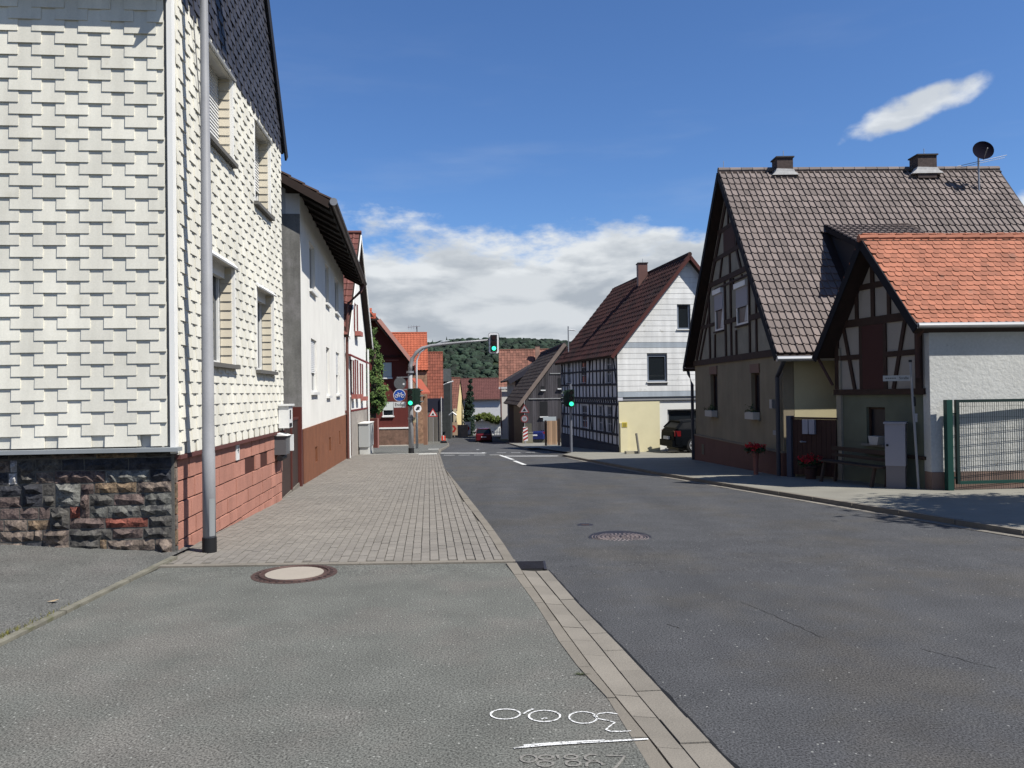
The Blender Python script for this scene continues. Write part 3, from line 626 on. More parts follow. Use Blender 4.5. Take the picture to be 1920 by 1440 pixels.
# corner quoins
for k in range(8):
    z0 = -.25 + k * .16
    if z0 + .15 < 1.04: H1.part('quoin', MB().fbox(F1, .0, .055, z0 + .005, z0 + .153, .001, .034), stm[R.choice((3, 5, 6))])
# number plate, cable boxes
t = T('house_number_plate', 'narrow white plate with house number under the white shingles', 'house number', F1(2.5, .95, .03))
t.part('plate', MB().fbox(F1, 2.44, 2.59, .74, .94, .03, .045), pvc)
def text(t, s, size, fr, u, z, n, mat, name='lettering', sub=None, align='CENTER', sgn=1):
    cu = bpy.data.curves.new('tx', 'FONT'); cu.body = s; cu.size = size; cu.align_x = align; cu.align_y = 'CENTER'; cu.extrude = .001
    ob = bpy.data.objects.new('tx', cu); me = bpy.data.meshes.new_from_object(ob); bpy.data.objects.remove(ob); bpy.data.curves.remove(cu); me.name = name
    me.materials.append(mat); o = bpy.data.objects.new(name, me); COL.objects.link(o); o.parent = sub or t.o
    m_ = Mx((fr.D * sgn, V((0, 0, 1)), fr.N)).transposed().to_4x4(); m_.translation = fr(u, z, n); o.matrix_basis = Mx.Translation(-t.loc) @ m_; return o
text(t, '4', .13, F1, 2.515, .87, .047, blackp)
t = T('meter_box', 'white electricity box on the white shingles beside the gate', 'meter box', F1(5.2, 1.2, .1))
t.part('body', MB().fbox(F1, 5.12, 5.45, 1.05, 1.42, .07, .24), pvc); t.part('lid', MB().fbox(F1, 5.09, 5.48, 1.42, 1.45, .07, .27), pvc); t.part('window', MB().fbox(F1, 5.20, 5.28, 1.2, 1.35, .24, .246), blackp); t.part('lock', MB().fbox(F1, 5.15, 5.35, 1.07, 1.13, .24, .25), blackp)
t = T('mailbox', 'dark grey letterbox with white flap hanging on the red sandstone', 'letterbox', F1(5.2, .8, .1))
t.part('body', MB().fbox(F1, 4.95, 5.3, .62, .93, .03, .22), M('dark_grey_metal', (.10, .10, .105), rough=.5)); t.part('roof', MB().prism([F1(4.92, .93, .03), F1(4.92, .93, .25), F1(4.92, .99, .03)], F1.D * .41), pvc)
t.part('door', MB().fbox(F1, 5.31, 5.38, .66, .93, .05, .27), pvc); t.part('newspaper_tube', MB().tube([F1(4.95, .56, .12), F1(5.32, .56, .12)], .05, 10), blackp)
# cable on the facade and pole
sl_c = MB().tube([F1(.55, 5.8, .09), F1(.75, 5.0, .09), F1(.94, 4.1, .09), F1(.96, 3.3, .09)], .006, 5); H1.part('cable', sl_c, M('cable_grey', (.2, .2, .2)))

P_ = (-3.185, 8.377); z0 = base(P_[1])
t = T('street_light_pole', 'tall grey steel pole with black base sleeve before the white shingled house', 'pole', (*P_, z0))
t.part('pole', MB().tube([(*P_, z0 - .05), (*P_, 1.0), (*P_, 1.01), (*P_, 3.3), (*P_, 3.31), (*P_, 6.2), (*P_, 9.3)], .066, 24, rs=[.066, .0655, .0625, .057, .053, .038, .034]), greyp, smooth=True)
t.part('base_sleeve', MB().tube([(*P_, z0 - .05), (*P_, z0 + .15)], .0735, 24), blackp, smooth=False)
mb = MB()
for k in range(6):
    a0, a1 = -1.2 + k * .16, -1.2 + (k + 1) * .16; mb.poly([(P_[0] + .0685 * math.cos(a0), P_[1] + .0685 * math.sin(a0), z0 + .17), (P_[0] + .0685 * math.cos(a1), P_[1] + .0685 * math.sin(a1), z0 + .17), (P_[0] + .0685 * math.cos(a1), P_[1] + .0685 * math.sin(a1), z0 + .56), (P_[0] + .0685 * math.cos(a0), P_[1] + .0685 * math.sin(a0), z0 + .56)])
t.part('door', mb, M('pole_door', (.24, .25, .25), rough=.5))
t.part('lamp_arm', MB().tube([(*P_, 9.3), (P_[0] + .3, P_[1] + .03, 9.7), (P_[0] + 1.5, P_[1] + .13, 9.95)], .03, 10), greyp); t.part('lamp_head', MB().box((P_[0] + 1.8, P_[1] + .16, 9.95), (.75, .28, .12), .09), greyp)

# ------------------------------------------------------------------ house 2
F2 = Fr((-4.532, 17.247), (-1.555, 11.862)); S2 = Fr((-4.532, 17.247), (-1, -.131), -1)
H2 = T('plastered_house', 'white plastered house with dark eaves and a rust brown painted base', 'house', (-4.53, 17.25, -.4))
wp = M('white_plaster', (.78, .76, .70), mot=.06, msc=1, fine=.05, fsc=40, bump=.4, bsc=60, vstreak=.05)
greyc = M('grey_stained_render', (.19, .185, .17), mot=.22, msc=2.5, fine=.12, fsc=30, bump=.5, vstreak=.35, col2=(.24, .23, .22), c2sc=1.4)
brownp = M('rust_brown_paint', (.20, .075, .035), mot=.15, msc=3, fine=.08, fsc=40, bump=.3, vstreak=.12)
w2 = [(1.6, 2.75, 4.10, 5.25), (5.35, 6.35, 4.2, 5.32), (8.35, 9.7, 4.25, 5.38), (1.75, 2.95, 1.66, 2.95), (5.35, 6.3, 1.56, 2.95), (8.45, 9.75, 1.6, 2.97)]
wcel = [(2.15, 2.6, -.05, .33), (5.6, 6.1, -.03, .37), (9.0, 9.4, -.05, .4)]
mb = MB(); wall(mb, F2, [(0, .86), (12, .86), (12, 5.95), (0, 5.95)], w2, -.3, 0); H2.part('front_wall', mb, wp)
mb = MB(); wall(mb, F2, [(0, -1), (12, -1), (12, .858), (0, .858)], wcel, -.3, .03); H2.part('base', mb, brownp)
for h in wcel: H2.part('cellar_window', MB().fbox(F2, h[0], h[1], h[2], h[3], -.2, -.17), M('cellar_brown', (.07, .025, .015)))
mb = MB(); wall(mb, S2, [(.302, -.8), (9, -.8), (9, 5.9), (4.5, 8.3), (.302, 6.05)], [], -.3, 0); H2.part('side_wall', mb, M('shaded_white_plaster', (.52, .52, .50), mot=.05))  # upper side wall: white plaster toned down for the shade below the verge
H2.part('lower_side_wall', MB().fbox(S2, -.0, 5, -.8, 5.5, .001, .05), greyc)
tile_brown = M('brown_roof_tile', (.075, .045, .036), var=.2, rough=.75)
ov = .68
e = lambda u, n: F2(u, 5.74 - .55 * (n - ov), n)
mb = MB().slab(e(-.3, ov), e(12.35, ov), e(12.35, -4.5), e(-.3, -4.5), .10); mb.slab(F2(-.3, 5.74, -9.7), F2(12.35, 5.74, -9.7), e(12.35, -4.5), e(-.3, -4.5), .10); H2.part('roof', mb, wbrown)
v_, f_ = tile_pan(.26, .33); H2.pieces('roof_tile', v_, f_, lay(e(-.33, ov + .02), e(12.35, ov + .02), e(-.33, -4.5), .26, .33), tile_brown, 40, stuffname='roof_tiles')
mb = MB()
for k in range(16): a_, b_ = e(-.05 + k * .82, .0), e(-.05 + k * .82, ov - .04); mb.hexa([a_ - V((0, 0, .21)), a_ + F2.D * .08 - V((0, 0, .21)), b_ + F2.D * .08 - V((0, 0, .2)), b_ - V((0, 0, .2)), a_ - V((0, 0, .13)), a_ + F2.D * .08 - V((0, 0, .13)), b_ + F2.D * .08 - V((0, 0, .13)), b_ - V((0, 0, .13))])
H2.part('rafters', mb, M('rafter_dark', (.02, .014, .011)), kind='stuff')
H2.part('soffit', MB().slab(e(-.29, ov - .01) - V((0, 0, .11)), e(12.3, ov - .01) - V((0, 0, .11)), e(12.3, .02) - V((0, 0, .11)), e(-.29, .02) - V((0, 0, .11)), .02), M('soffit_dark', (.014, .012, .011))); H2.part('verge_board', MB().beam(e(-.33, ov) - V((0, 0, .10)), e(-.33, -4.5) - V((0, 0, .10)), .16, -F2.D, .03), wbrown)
H2.part('gutter', MB().tube([F2(-.35, 5.70, ov + .07), F2(12.4, 5.68, ov + .07)], .075, 10), M('gutter_brown', (.05, .035, .03), rough=.5))
H2.part('gutter_end', MB().disc(F2(-.37, 5.70, ov + .07), -F2.D, .082, .015, 14), greym)
H2.part('downpipe', MB().tube([F2(12.2, 5.66, ov + .05), F2(12.05, 5.35, .6), F2(11.9, 4.85, .12), F2(11.9, 3, .10), F2(11.9, -.74, .10)], .055, 10), M('brown_pipe', (.12, .05, .04), rough=.5))
for k, (u0, u1, z0, z1) in enumerate(w2):
    window(H2, F2, u0, u1, z0, z1, -.11, pvc, .05, mull=1, sillm=pvc, sn=.07, sz=.06, shutter=(.0, 0, 0, .62, .0, .5)[k], box=0)
# gate between 1 and 2
g0 = V(F1(5.63, 0)[:2]); g1 = V((-4.532, 17.247)); FG = Fr(g0, g1 - g0); gl = (g1 - g0).length
gb = M('dark_brown_steel', (.042, .024, .02), rough=.5, mot=.08); gr_ = M('red_brown_steel', (.09, .022, .016), rough=.5)
t = T('yard_gate', 'dark brown sheet metal gate between the two white houses', 'gate', (*g0, base(14)))
for a, b in ((.06, gl * .46), (gl * .47, gl - .62)):
    lf = t.part('gate_leaf', MB().fbox(FG, a, b, base(15) + .0, 1.10, -.05, -.02), gb)
    mb = MB(); mb.fbox(FG, a, b, 1.10, 1.15, -.06, .0); mb.fbox(FG, a, a + .05, base(15), 1.1, -.019, .0); mb.fbox(FG, b - .05, b, base(15), 1.1, -.019, .0); t.part('gate_frame', mb, gr_, sub=lf)
t.part('gate_post', MB().fbox(FG, gl - .6, gl - .38, base(16) - .1, 1.35, -.16, .04), gr_); t.part('gate_post', MB().fbox(FG, gl - .37, gl - .02, base(16) - .1, .85, -.10, .02), M('red_brown_steel2', (.07, .02, .015)))
t.part('threshold', MB().fbox(FG, -.1, gl, base(17) - .2, base(15) + .03, -.2, .0), kerb_m)

# ------------------------------------------------------------------ house 3 (red shutters)
F3 = Fr((-6.15, 29.25), (-.06, 1)); H3 = T('gabled_house', 'narrow white gabled house with dark red shutters and window boxes', 'house', (-6.15, 29.3, -.8))
redp = M('dark_red_recess2', (.15, .022, .02), rough=.5)
w3 = [(3.1, 3.75, 4.15, 5.3), (1.95, 2.4, 1.6, 2.95), (3.2, 3.62, 1.6, 3.0), (4.75, 5.2, 1.5, 2.9)]
mb = MB(); wall(mb, F3, [(0, 1.0), (6.75, 1.0), (6.75, 3.95), (3.4, 8.0), (0, 3.95)], w3, -.3, 0); H3.part('front_wall', mb, M('bright_white_plaster', (.80, .79, .75), mot=.04))
H3.part('base', MB().fbox(F3, 0, 6.75, -1.4, .93, -.3, .03), M('grey_tile_base', (.30, .27, .24), mot=.15, msc=5)); H3.part('base_band', MB().fbox(F3, 0, 6.75, .931, 1.0, -.3, .04), redp)
mb = MB(); nd = -9
mb.slab(F3(-.3, 3.75, .25), F3(-.3, 3.75, nd), F3(3.4, 8.15, nd), F3(3.4, 8.15, .25), .12); mb.slab(F3(7.1, 3.75, .25), F3(7.1, 3.75, nd), F3(3.4, 8.15, nd), F3(3.4, 8.15, .25), .12); H3.part('roof', mb, wbrown)
v_, f_ = tile_pan(.26, .34); t3m = M('red_brown_tile', (.14, .05, .04), var=.2, rough=.75)
H3.pieces('roof_tile', v_, f_, lay(F3(-.3, 3.75, -6.0), F3(-.3, 3.75, .27), F3(3.4, 8.15, -6.0), .27, .34), t3m, 90, stuffname='roof_tiles')
mb = MB(); mb.beam(F3(-.3, 3.65, .26), F3(3.4, 8.05, .26), .16, F3.N, .03); mb.beam(F3(7.1, 3.65, .26), F3(3.4, 8.05, .26), .16, F3.N, .03); H3.part('verge_board', mb, white_tr)
H3.part('ridge_cap', MB().tube([F3(3.4, 8.2, .28), F3(3.4, 8.2, nd)], .09, 8), t3m)
for k, (u0, u1, z0, z1) in enumerate(w3):
    o = window(H3, F3, u0, u1, z0, z1, -.12, pvc, .05, sillm=None)
    for a in (u0 - .24, u1 + .02): H3.part('shutter', MB().fbox(F3, a, a + .22, z0, z1, .005, .03), redp, sub=o)
    H3.part('flower_box', MB().fbox(F3, u0 - .1, u1 + .1, z0 - .18, z0 - .0, .02, .24), M('pale_red_box', (.35, .12, .10)), sub=o)
cp = MB().hexa([F3(.4, 3.1, .02), F3(1.9, 3.1, .02), F3(1.9, 2.75, 1.0), F3(.4, 2.75, 1.0), F3(.4, 3.16, .02), F3(1.9, 3.16, .02), F3(1.9, 2.81, 1.0), F3(.4, 2.81, 1.0)]); H3.part('door_canopy', cp and MB() if False else (lambda m_: (m_.hexa([F3(.4, 3.1, .02), F3(1.9, 3.1, .02), F3(1.9, 2.75, .75), F3(.4, 2.75, .75), F3(.4, 3.16, .02), F3(1.9, 3.16, .02), F3(1.9, 2.81, .75), F3(.4, 2.81, .75)]), m_)[1])(MB()), redp)
H3.part('door', MB().fbox(F3, .75, 1.55, -.75, 1.5, .002, .04), M('brown_door', (.06, .03, .02)))
for u in (.25, .6): H3.part('downpipe', MB().tube([F3(u, 3.7, .1), F3(u, -.85, .1)], .04, 8), pvc)
H3.part('downpipe', MB().tube([F3(6.65, 3.6, .1), F3(6.65, -.95, .1)], .045, 8), pvc)
t = T('utility_cabinet', 'light grey telecom cabinet against the white house with red shutters', 'cabinet', F3(4.3, -1, .2)); zc = base(33.5)
t.part('body', MB().fbox(F3, 3.5, 5.3, zc + .32, .38, .06, .46), M('light_grey_cabinet', (.40, .41, .40), rough=.5)); t.part('plinth', MB().fbox(F3, 3.55, 5.25, zc - .1, zc + .32, .08, .44), M('cabinet_plinth', (.5, .5, .47))); t.part('lid', MB().fbox(F3, 3.46, 5.34, .38, .42, .05, .48), white_tr)
#@@PART3


# ------------------------------------------------------------------ right: large half timbered house
timber = M('dark_timber', (.045, .024, .016), rough=.85, mot=.25, msc=8, fine=.15)
cream = M('cream_infill', (.27, .25, .20), mot=.16, msc=2.5, fine=.05, fsc=50, bump=.3)
FR = Fr((5.953, 17.615), (-.24, 7.394), -1); RS = Fr((5.953, 17.615), (1, .0325), 1)
B1 = T('half_timbered_house', 'large half timbered house with steep grey brown tiled roof and twin shuttered gable windows', 'house', (5.95, 17.6, -.35))
rw = [(2.16, 3.08, 3.22, 4.30), (4.22, 5.02, 3.22, 4.38), (1.50, 2.12, .86, 1.98), (5.0, 5.7, .82, 2.03)]
mb = MB(); wall(mb, FR, [(0, 2.35), (7.4, 2.35), (7.4, 2.45), (3.7, 7.15), (0, 2.45)], rw[:2], -.25, 0); B1.part('gable_wall', mb, cream)
lowm = M('beige_render', (.24, .20, .135), mot=.12, msc=1.5, fine=.05, vstreak=.08)
mb = MB(); wall(mb, FR, [(0, .17), (7.4, .17), (7.4, 2.348), (0, 2.348)], rw[2:], -.25, -.015); B1.part('ground_floor_wall', mb, lowm)
B1.part('base', MB().fbox(FR, -.0, 7.4, -.9, .168, -.25, .035), M('red_brown_base', (.13, .06, .045), mot=.12))
B1.part('base_band', MB().fbox(FR, -.0, 7.4, .17, .21, -.01, .05), M('beige_band', (.22, .18, .13)))
yw = M('pale_yellow_render', (.50, .44, .27), mot=.07, fine=.04)
B1.part('side_wall', MB().fbox(RS, .26, 7.1, -.6, 2.6, -.25, 0), yw)
B1.part('far_wall', MB().fbox(Fr(FR(7.4, 0)[:2], (1, .0325), -1), .26, 7.1, -1.2, 2.6, -.25, 0), cream)
far_g = Fr(V(FR(0, 0)[:2]) + V((7.1, .23)), (-.24, 7.394), 1)
mb = MB(); wall(mb, far_g, [(0, -1), (7.4, -1), (7.4, 2.45), (3.7, 7.15), (0, 2.45)], [], -.25, 0); B1.part('rear_gable_wall', mb, cream)
RP = lambda u, n, dz=0: FR(u, 2.40 + 1.26 * ((u + .3) if u < 3.7 else (7.7 - u)) + dz, n)
mb = MB(); mb.slab(RP(-.32, .24), RP(-.32, -7.4), RP(3.7, -7.4), RP(3.7, .24), .16); mb.slab(RP(7.72, .24), RP(7.72, -7.4), RP(3.7, -7.4), RP(3.7, .24), .16); B1.part('roof', mb, wbrown)
t1m = M('grey_brown_tile', (.165, .133, .120), var=.22, mot=.10, msc=.7, fine=.08, fsc=50, rough=.8, col2=(.20, .185, .175), c2sc=1.1, c2lo=.62, c2hi=.8)
v_, f_ = tile_pan(.158, .245)
def cl1(x, y, W, H):   # leave the dormer free
    return not (1.98 < x < 4.05 and 1.15 < y < 4.0)
B1.pieces('roof_tile', v_, f_, lay(RP(-.34, .25), RP(-.34, -7.4), RP(3.66, .25), .158, .245, jit=.0035, clip=cl1), t1m, 300, stuffname='roof_tiles')
for k in range(25): B1.part('ridge_tile', MB().tube([RP(3.7, .25 - k * .306, -.01), RP(3.7, .25 - (k + 1) * .306 + .01, .0)], .085, 8, rs=[.088, .078]), t1m)
mb = MB()
B1.part('verge_board', MB().beam(RP(-.34, .25, -.10), RP(3.7, .25, -.10), .17, FR.N, .025), M('verge_dark', (.010, .010, .014), rough=.9)); B1.part('verge_board', MB().beam(RP(7.74, .25, -.10), RP(3.7, .25, -.10), .17, FR.N, .025), MC['verge_dark'])
B1.part('eave_board', MB().prism([RP(-.36, .22, -.02), RP(-.28, .22, .0), RP(-.28, .22, -.2), RP(-.36, .22, -.12)], RS.D * 7.6), wbrown); B1.part('gutter', MB().tube([RP(-.40, .26, -.04), RP(-.40, -7.4, -.04)], .06, 10), greym); B1.part('gutter', MB().tube([RP(7.80, .26, -.04), RP(7.80, -7.4, -.04)], .06, 10), MC['gutter_brown'])
dpm = M('dark_downpipe', (.04, .042, .055), rough=.5)
B1.part('downpipe', MB().tube([RP(-.38, .1, -.1), FR(-.12, 2.0, .09), FR(.12, 1.85, .07), FR(.12, -.35, .07)], .05, 10), dpm)
B1.part('downpipe', MB().tube([RP(7.8, .1, -.1), FR(7.75, 2.1, .1), FR(7.45, 1.75, .07), FR(7.45, -.65, .07)], .05, 10), dpm)
segs = [(7.4, 2.41, .0, 2.41, .16), (5.55, 4.60, 1.75, 4.60, .13), (5.06, 5.24, 2.3, 5.24, .11), (4.6, 5.93, 2.75, 5.93, .11), (6.53, 3.45, 5.10, 3.45, .10), (4.14, 3.40, 3.16, 3.40, .13), (2.05, 3.34, .75, 3.34, .13), (5.60, 4.55, 5.56, 2.48, .1), (5.08, 3.15, 5.10, 2.48, .1), (4.06, 4.55, 4.04, 2.48, .1), (3.54, 4.55, 3.55, 2.48, .1), (3.12, 3.12, 3.14, 2.48, .1), (2.06, 4.55, 2.07, 2.48, .1), (1.59, 4.2, 1.59, 2.48, .1), (5.65, 3.77, 6.65, 2.51, .09), (3.66, 6.9, 3.65, 5.98, .09), (3.0, 5.88, 3.0, 5.28, .1), (4.25, 5.2, 4.49, 4.65, .09), (3.58, 5.2, 3.57, 4.65, .1), (3.0, 5.2, 2.64, 4.65, .09), (.35, 2.5, 3.55, 6.6, .14), (7.05, 2.5, 3.85, 6.6, .14), (5.0, 4.42, 2.05, 4.42, .05), (2.6, 4.5, 2.6, 4.4, .07), (3.3, 4.5, 3.3, 4.2, .07)]
for (a, b, c, d, wd_) in segs: B1.part('beam', MB().beam(FR(a + R.gauss(0, .012), b + R.gauss(0, .006), .002), FR(c + R.gauss(0, .012), d + R.gauss(0, .006), .002), wd_ * R.uniform(.9, 1.12), FR.N, .03 + R.uniform(0, .006)), timber)
B1.part('loft_shutter', MB().fbox(FR, 3.10, 4.08, 5.30, 5.87, .002, .028), M('brown_loft_shutter', (.07, .035, .028)))
cur = M('net_curtain', (.5, .5, .5))
gdk = M('dull_dark_glass', (.012, .013, .02), rough=.35, spec=.2)
for k, (u0, u1, z0, z1) in enumerate(rw[:2]): window(B1, FR, u0, u1, z0, z1, -.03, pvc, .06, shutter=(.58, .5)[k], box=.13, slats=False, shm=M('lilac_grey_shutter', (.36, .35, .38)), sillm=timber, sn=.06, gm=gdk)
for (u0, u1, z0, z1) in rw[2:]:
    o = window(B1, FR, u0, u1, z0, z1, -.16, M('brown_window_frame', (.06, .03, .02)), .05, mull=1, sillm=lowm, sn=.05, gm=gdk)
    B1.part('lintel', MB().fbox(FR, u0 - .02, u1 + .02, z1 + .001, z1 + .22, -.014, .012), M('reddish_lintel', (.20, .12, .09)), sub=o)
    B1.part('flower_box', MB().fbox(FR, u0 + .0, u1 - .02, z0 + .0, z0 + .17, .0, .17), M('white_flower_box', (.50, .47, .42)), sub=o)
    lf = MB()
    for q in range(70): c = FR(R.uniform(u0, u1 - .05), z0 + .17 + abs(R.gauss(0, .07)), R.uniform(.0, .2)); s_ = V([R.gauss(0, .03) for _ in range(3)]); s2 = V([R.gauss(0, .03) for _ in range(3)]); lf.poly([c, c + s_, c + s2])
    B1.part('window_plant', lf, M('plant_leaf', (.05, .08, .03), var=.4), sub=o, kind='stuff')
for (u0, u1, z0, zt2_) in ((2.22, 2.62, 3.3, 3.68), (4.28, 4.62, 3.3, 3.72)): B1.part('net_curtain', MB().prism([FR(u0, z0, .0), FR(u0 + .28, z0, .0), FR(u0 + .12, zt2_, .0), FR(u0, zt2_, .0)], FR.N * .002), M('net_curtain', (.45, .45, .47)))
B1.part('vent_opening', MB().fbox(FR, 6.3, 6.55, -.35, -.05, .036, .045), blackp)
B1.part('wall_lamp', MB().fbox(FR, .35, .5, 1.15, 1.35, -.01, .12), greym); B1.part('wall_lamp', MB().fbox(FR, .3, .5, .55, .65, -.01, .05), M('bell_plate', (.3, .3, .3)))
# chimneys
brick = M('chimney_brick', (.075, .055, .05), rough=.9, mot=.3, msc=12, fine=.15)
zt = 7.44
def chimney(t, cx, cy, wx, wy, z0, z1, flash=True, rod=True, mat=None):
    c = t.part('chimney', MB().box((cx, cy, (z0 + z1) / 2), (wx, wy, z1 - z0)), mat or brick)
    nb = max(2, int((z1 - z0) / .11))
    t.part('chimney_cap', MB().box((cx, cy, z1 + .015), (wx + .06, wy + .06, .035)), M('cap_dark', (.05, .045, .045)), sub=c)
    if flash: t.part('flashing', MB().prism([(cx - wx * .53, cy - wy * .54, z0 + .29), (cx + wx * .53, cy - wy * .54, z0 + .27), (cx + wx * .62, cy - wy * .54, z0 + .2), (cx + wx * .85, cy - wy * .56, z0 + .12), (cx - wx * .82, cy - wy * .56, z0 + .12), (cx - wx * .6, cy - wy * .54, z0 + .22)], (0, wy * .5, .0)), M('white_mortar', (.55, .54, .52), mot=.15, msc=12), sub=c)
    if rod: t.part('lightning_rod', MB().tube([(cx + .03, cy, z1), (cx + .03, cy, z1 + .24)], .009, 5), greym, sub=c)
chimney(B1, 7.30, 21.3, .42, .42, 7.12, 7.70); chimney(B1, 11.08, 21.35, .50, .45, 7.12, 7.72)
B1.part('lightning_rod', MB().tube([RP(3.7, .1, .05), RP(3.7, .1, .25)], .008, 5), greym)
# shed dormer
dz = [(-.34 + .0)]
DR = lambda x, y, z: V((x, y, z))
mb = MB().slab((7.86, 17.9, 4.80), (9.95, 17.97, 4.80), (9.95, 20.0, 5.70), (7.86, 19.95, 5.62), .10); B1.part('dormer_roof', mb, wbrown)
sm_ = M('dormer_slate', (.03, .03, .036), rough=.8, fine=.1)
mb = MB().prism([(7.92, 18.15, 3.2), (7.92, 20.0, 5.45), (7.92, 18.15, 4.78)], (1.95, 0, 0)); B1.part('dormer_wall', mb, sm_)
B1.part('dormer_verge', MB().beam((7.85, 17.88, 4.76), (7.85, 19.95, 5.58), .12, (-1, 0, 0), .02), MC['verge_dark'])
v_, f_ = tile_pan(.158, .245); B1.pieces('dormer_tile', v_, f_, lay((7.84, 17.88, 4.81), (9.97, 17.95, 4.81), (7.86, 19.95, 5.65), .158, .245, jit=.002), t1m, 300)
B1.part('dormer_window', MB().box((8.9, 18.14, 4.4), (1.0, .04, .5)), glass)
# antenna
t = T('satellite_dish', 'dark satellite dish on a mast above the right end of the tiled roof ridge', 'satellite dish', (12.3, 20.9, 6.9))
t.part('mast', MB().tube([(12.3, 20.9, 6.7), (12.3, 20.9, 7.75)], .025, 8), greym)
mb = MB(); c = V((12.3, 20.72, 7.68)); nv = V((-.15, -1, .25)).normalized(); a_ = nv.cross(V((0, 0, 1))).normalized(); b_ = a_.cross(nv)
pr_ = None; rings = []
for k in range(5): rr = .26 * k / 4; rings.append([c + nv * (rr * rr * .9) + a_ * rr * math.cos(j * math.pi / 12) + b_ * rr * math.sin(j * math.pi / 12) for j in range(24)])
for k in range(4):
    for j in range(24): mb.poly([rings[k][j], rings[k][(j + 1) % 24], rings[k + 1][(j + 1) % 24], rings[k + 1][j]])
t.part('dish', mb, M('dish_dark', (.010, .009, .016), rough=.95, spec=.02)); t.part('feed_arm', MB().tube([c - b_ * .24, c + nv * .30 - b_ * .08], .012, 6), greym)
t = T('roof_antenna', 'long thin rod antenna across the mast below the satellite dish', 'antenna', (12.3, 20.9, 7.4))
t.part('boom', MB().tube([(11.7, 20.85, 7.33), (12.95, 20.75, 7.58)], .008, 5), greym); t.part('boom', MB().tube([(11.8, 20.85, 7.30), (12.9, 20.75, 7.52)], .006, 5), greym)

# ------------------------------------------------------------------ right: small house with orange roof
FS = Fr((7.295, 14.135), (-.575, 2.465), -1); EX = V((1, .06, 0)).normalized(); RW = Fr((7.295, 14.135), (1, .06), 1)
B2 = T('small_half_timbered_house', 'small half timbered house with orange beaver tail tiles and rough white side wall', 'house', (7.3, 14.1, -.2))
mb = MB(); wall(mb, FS, [(0, 1.48), (2.53, 1.48), (2.53, 2.5), (1.25, 4.25), (0, 2.75)], [], -.2, 0); B2.part('gable_wall', mb, M('pale_infill', (.34, .31, .27), mot=.08, fine=.05))
mb = MB(); wall(mb, FS, [(0, -.6), (2.53, -.6), (2.53, 1.478), (0, 1.478)], [(1.06, 1.60, .50, 1.21)], -.2, -.01); B2.part('ground_floor_wall', mb, M('green_grey_render', (.13, .14, .10), mot=.15))
roughw = M('rough_white_render', (.56, .56, .53), mot=.06, msc=1.2, fine=.07, fsc=25, bump=1.0, bsc=14, rough=.95, col2=(.33, .32, .29), c2sc=5, c2lo=.66, c2hi=.75)
mb = MB().fbox(RW, .0, 6.5, .10, 2.66, -.22, .15); B2.part('side_wall', mb, roughw)
B2.part('side_base', MB().fbox(RW, .0, 6.5, -.6, .098, -.22, .165), M('reddish_base', (.22, .15, .12), mot=.2))
bk = Fr(FS(2.53, 0)[:2], (1, .06), -1); B2.part('back_wall', MB().fbox(bk, .0, 6.5, -.6, 2.4, -.2, 0), cream)
B2.part('sill_beam', MB().beam(FS(-.02, 1.51, .0), FS(2.55, 1.50, .0), .11, FS.N, .05), timber)
for (a, b, c, d, wd_) in [(2.55, 2.88, .0, 2.88, .15), (2.1, 3.56, .82, 3.56, .11), (2.5, 2.20, 1.68, 2.20, .10), (1.0, 2.21, .1, 2.22, .10), (1.32, 4.15, 1.32, 2.95, .10), (1.80, 3.5, 1.80, 2.95, .09), (.87, 3.5, .87, 2.95, .09), (2.45, 2.8, 2.47, 1.56, .12), (1.69, 2.8, 1.69, 1.56, .09), (1.0, 2.8, 1.0, 1.56, .09), (.12, 2.8, .12, 1.56, .16), (2.22, 2.8, 1.9, 1.56, .08), (.45, 2.8, .78, 1.56, .08), (.02, 2.9, 1.2, 4.25, .10), (2.5, 2.65, 1.35, 4.2, .10)]:
    B2.part('beam', MB().beam(FS(a, b, .002), FS(c, d, .002), wd_, FS.N, .025 + R.uniform(0, .006)), timber)
B2.part('loading_door', MB().fbox(FS, 1.04, 1.65, 1.56, 2.80, .002, .03), M('oxblood_door', (.06, .02, .016)))
o = window(B2, FS, 1.06, 1.60, .50, 1.21, -.12, timber, .04, sillm=M('grey_sill', (.2, .19, .17)), sn=.08, gm=gdk)
B2.part('wall_band', MB().fbox(FS, .0, 1.6, .30, .36, -.009, .04), M('wood_band', (.06, .04, .03)))
E3 = lambda p, l_: p + EX * l_
na, nb_, nc = FS(-.2, 2.68, .33), FS(1.23, 4.44, .33), FS(2.78, 2.27, .33)
mid = na.lerp(nb_, .16) + V((0, 0, -.045))
mb = MB().slab(na, E3(na, 6.8), E3(mid, 6.8), mid, .10); mb.slab(mid, E3(mid, 6.8), E3(nb_, 6.8), nb_, .10); mb.slab(nc, E3(nc, 6.8), E3(nb_, 6.8), nb_, .10); B2.part('roof', mb, wbrown)
t2m = M('orange_beaver_tile', (.34, .128, .075), var=.18, mot=.12, msc=2.5, fine=.10, fsc=70, rough=.85, col2=(.26, .12, .08), c2sc=3, c2lo=.6, c2hi=.75)
v_, f_ = tile_beaver(.135, .122)
ms = lay(na, E3(na, 5.2), mid, .135, .122, jit=.003, stagger=.5) + lay(mid + V((0, 0, .01)), E3(mid, 5.2) + V((0, 0, .01)), nb_, .135, .122, jit=.0045, stagger=.5)
B2.pieces('roof_tile', v_, f_, ms, t2m, 300, stuffname='roof_tiles')
v9, f9 = tile_flat(.3, .3); B2.pieces('rear_roof_tile', v9, f9, lay(nc, E3(nc, 6.5), nb_, .3, .3), t2m, 0, stuffname='rear_roof_tiles')
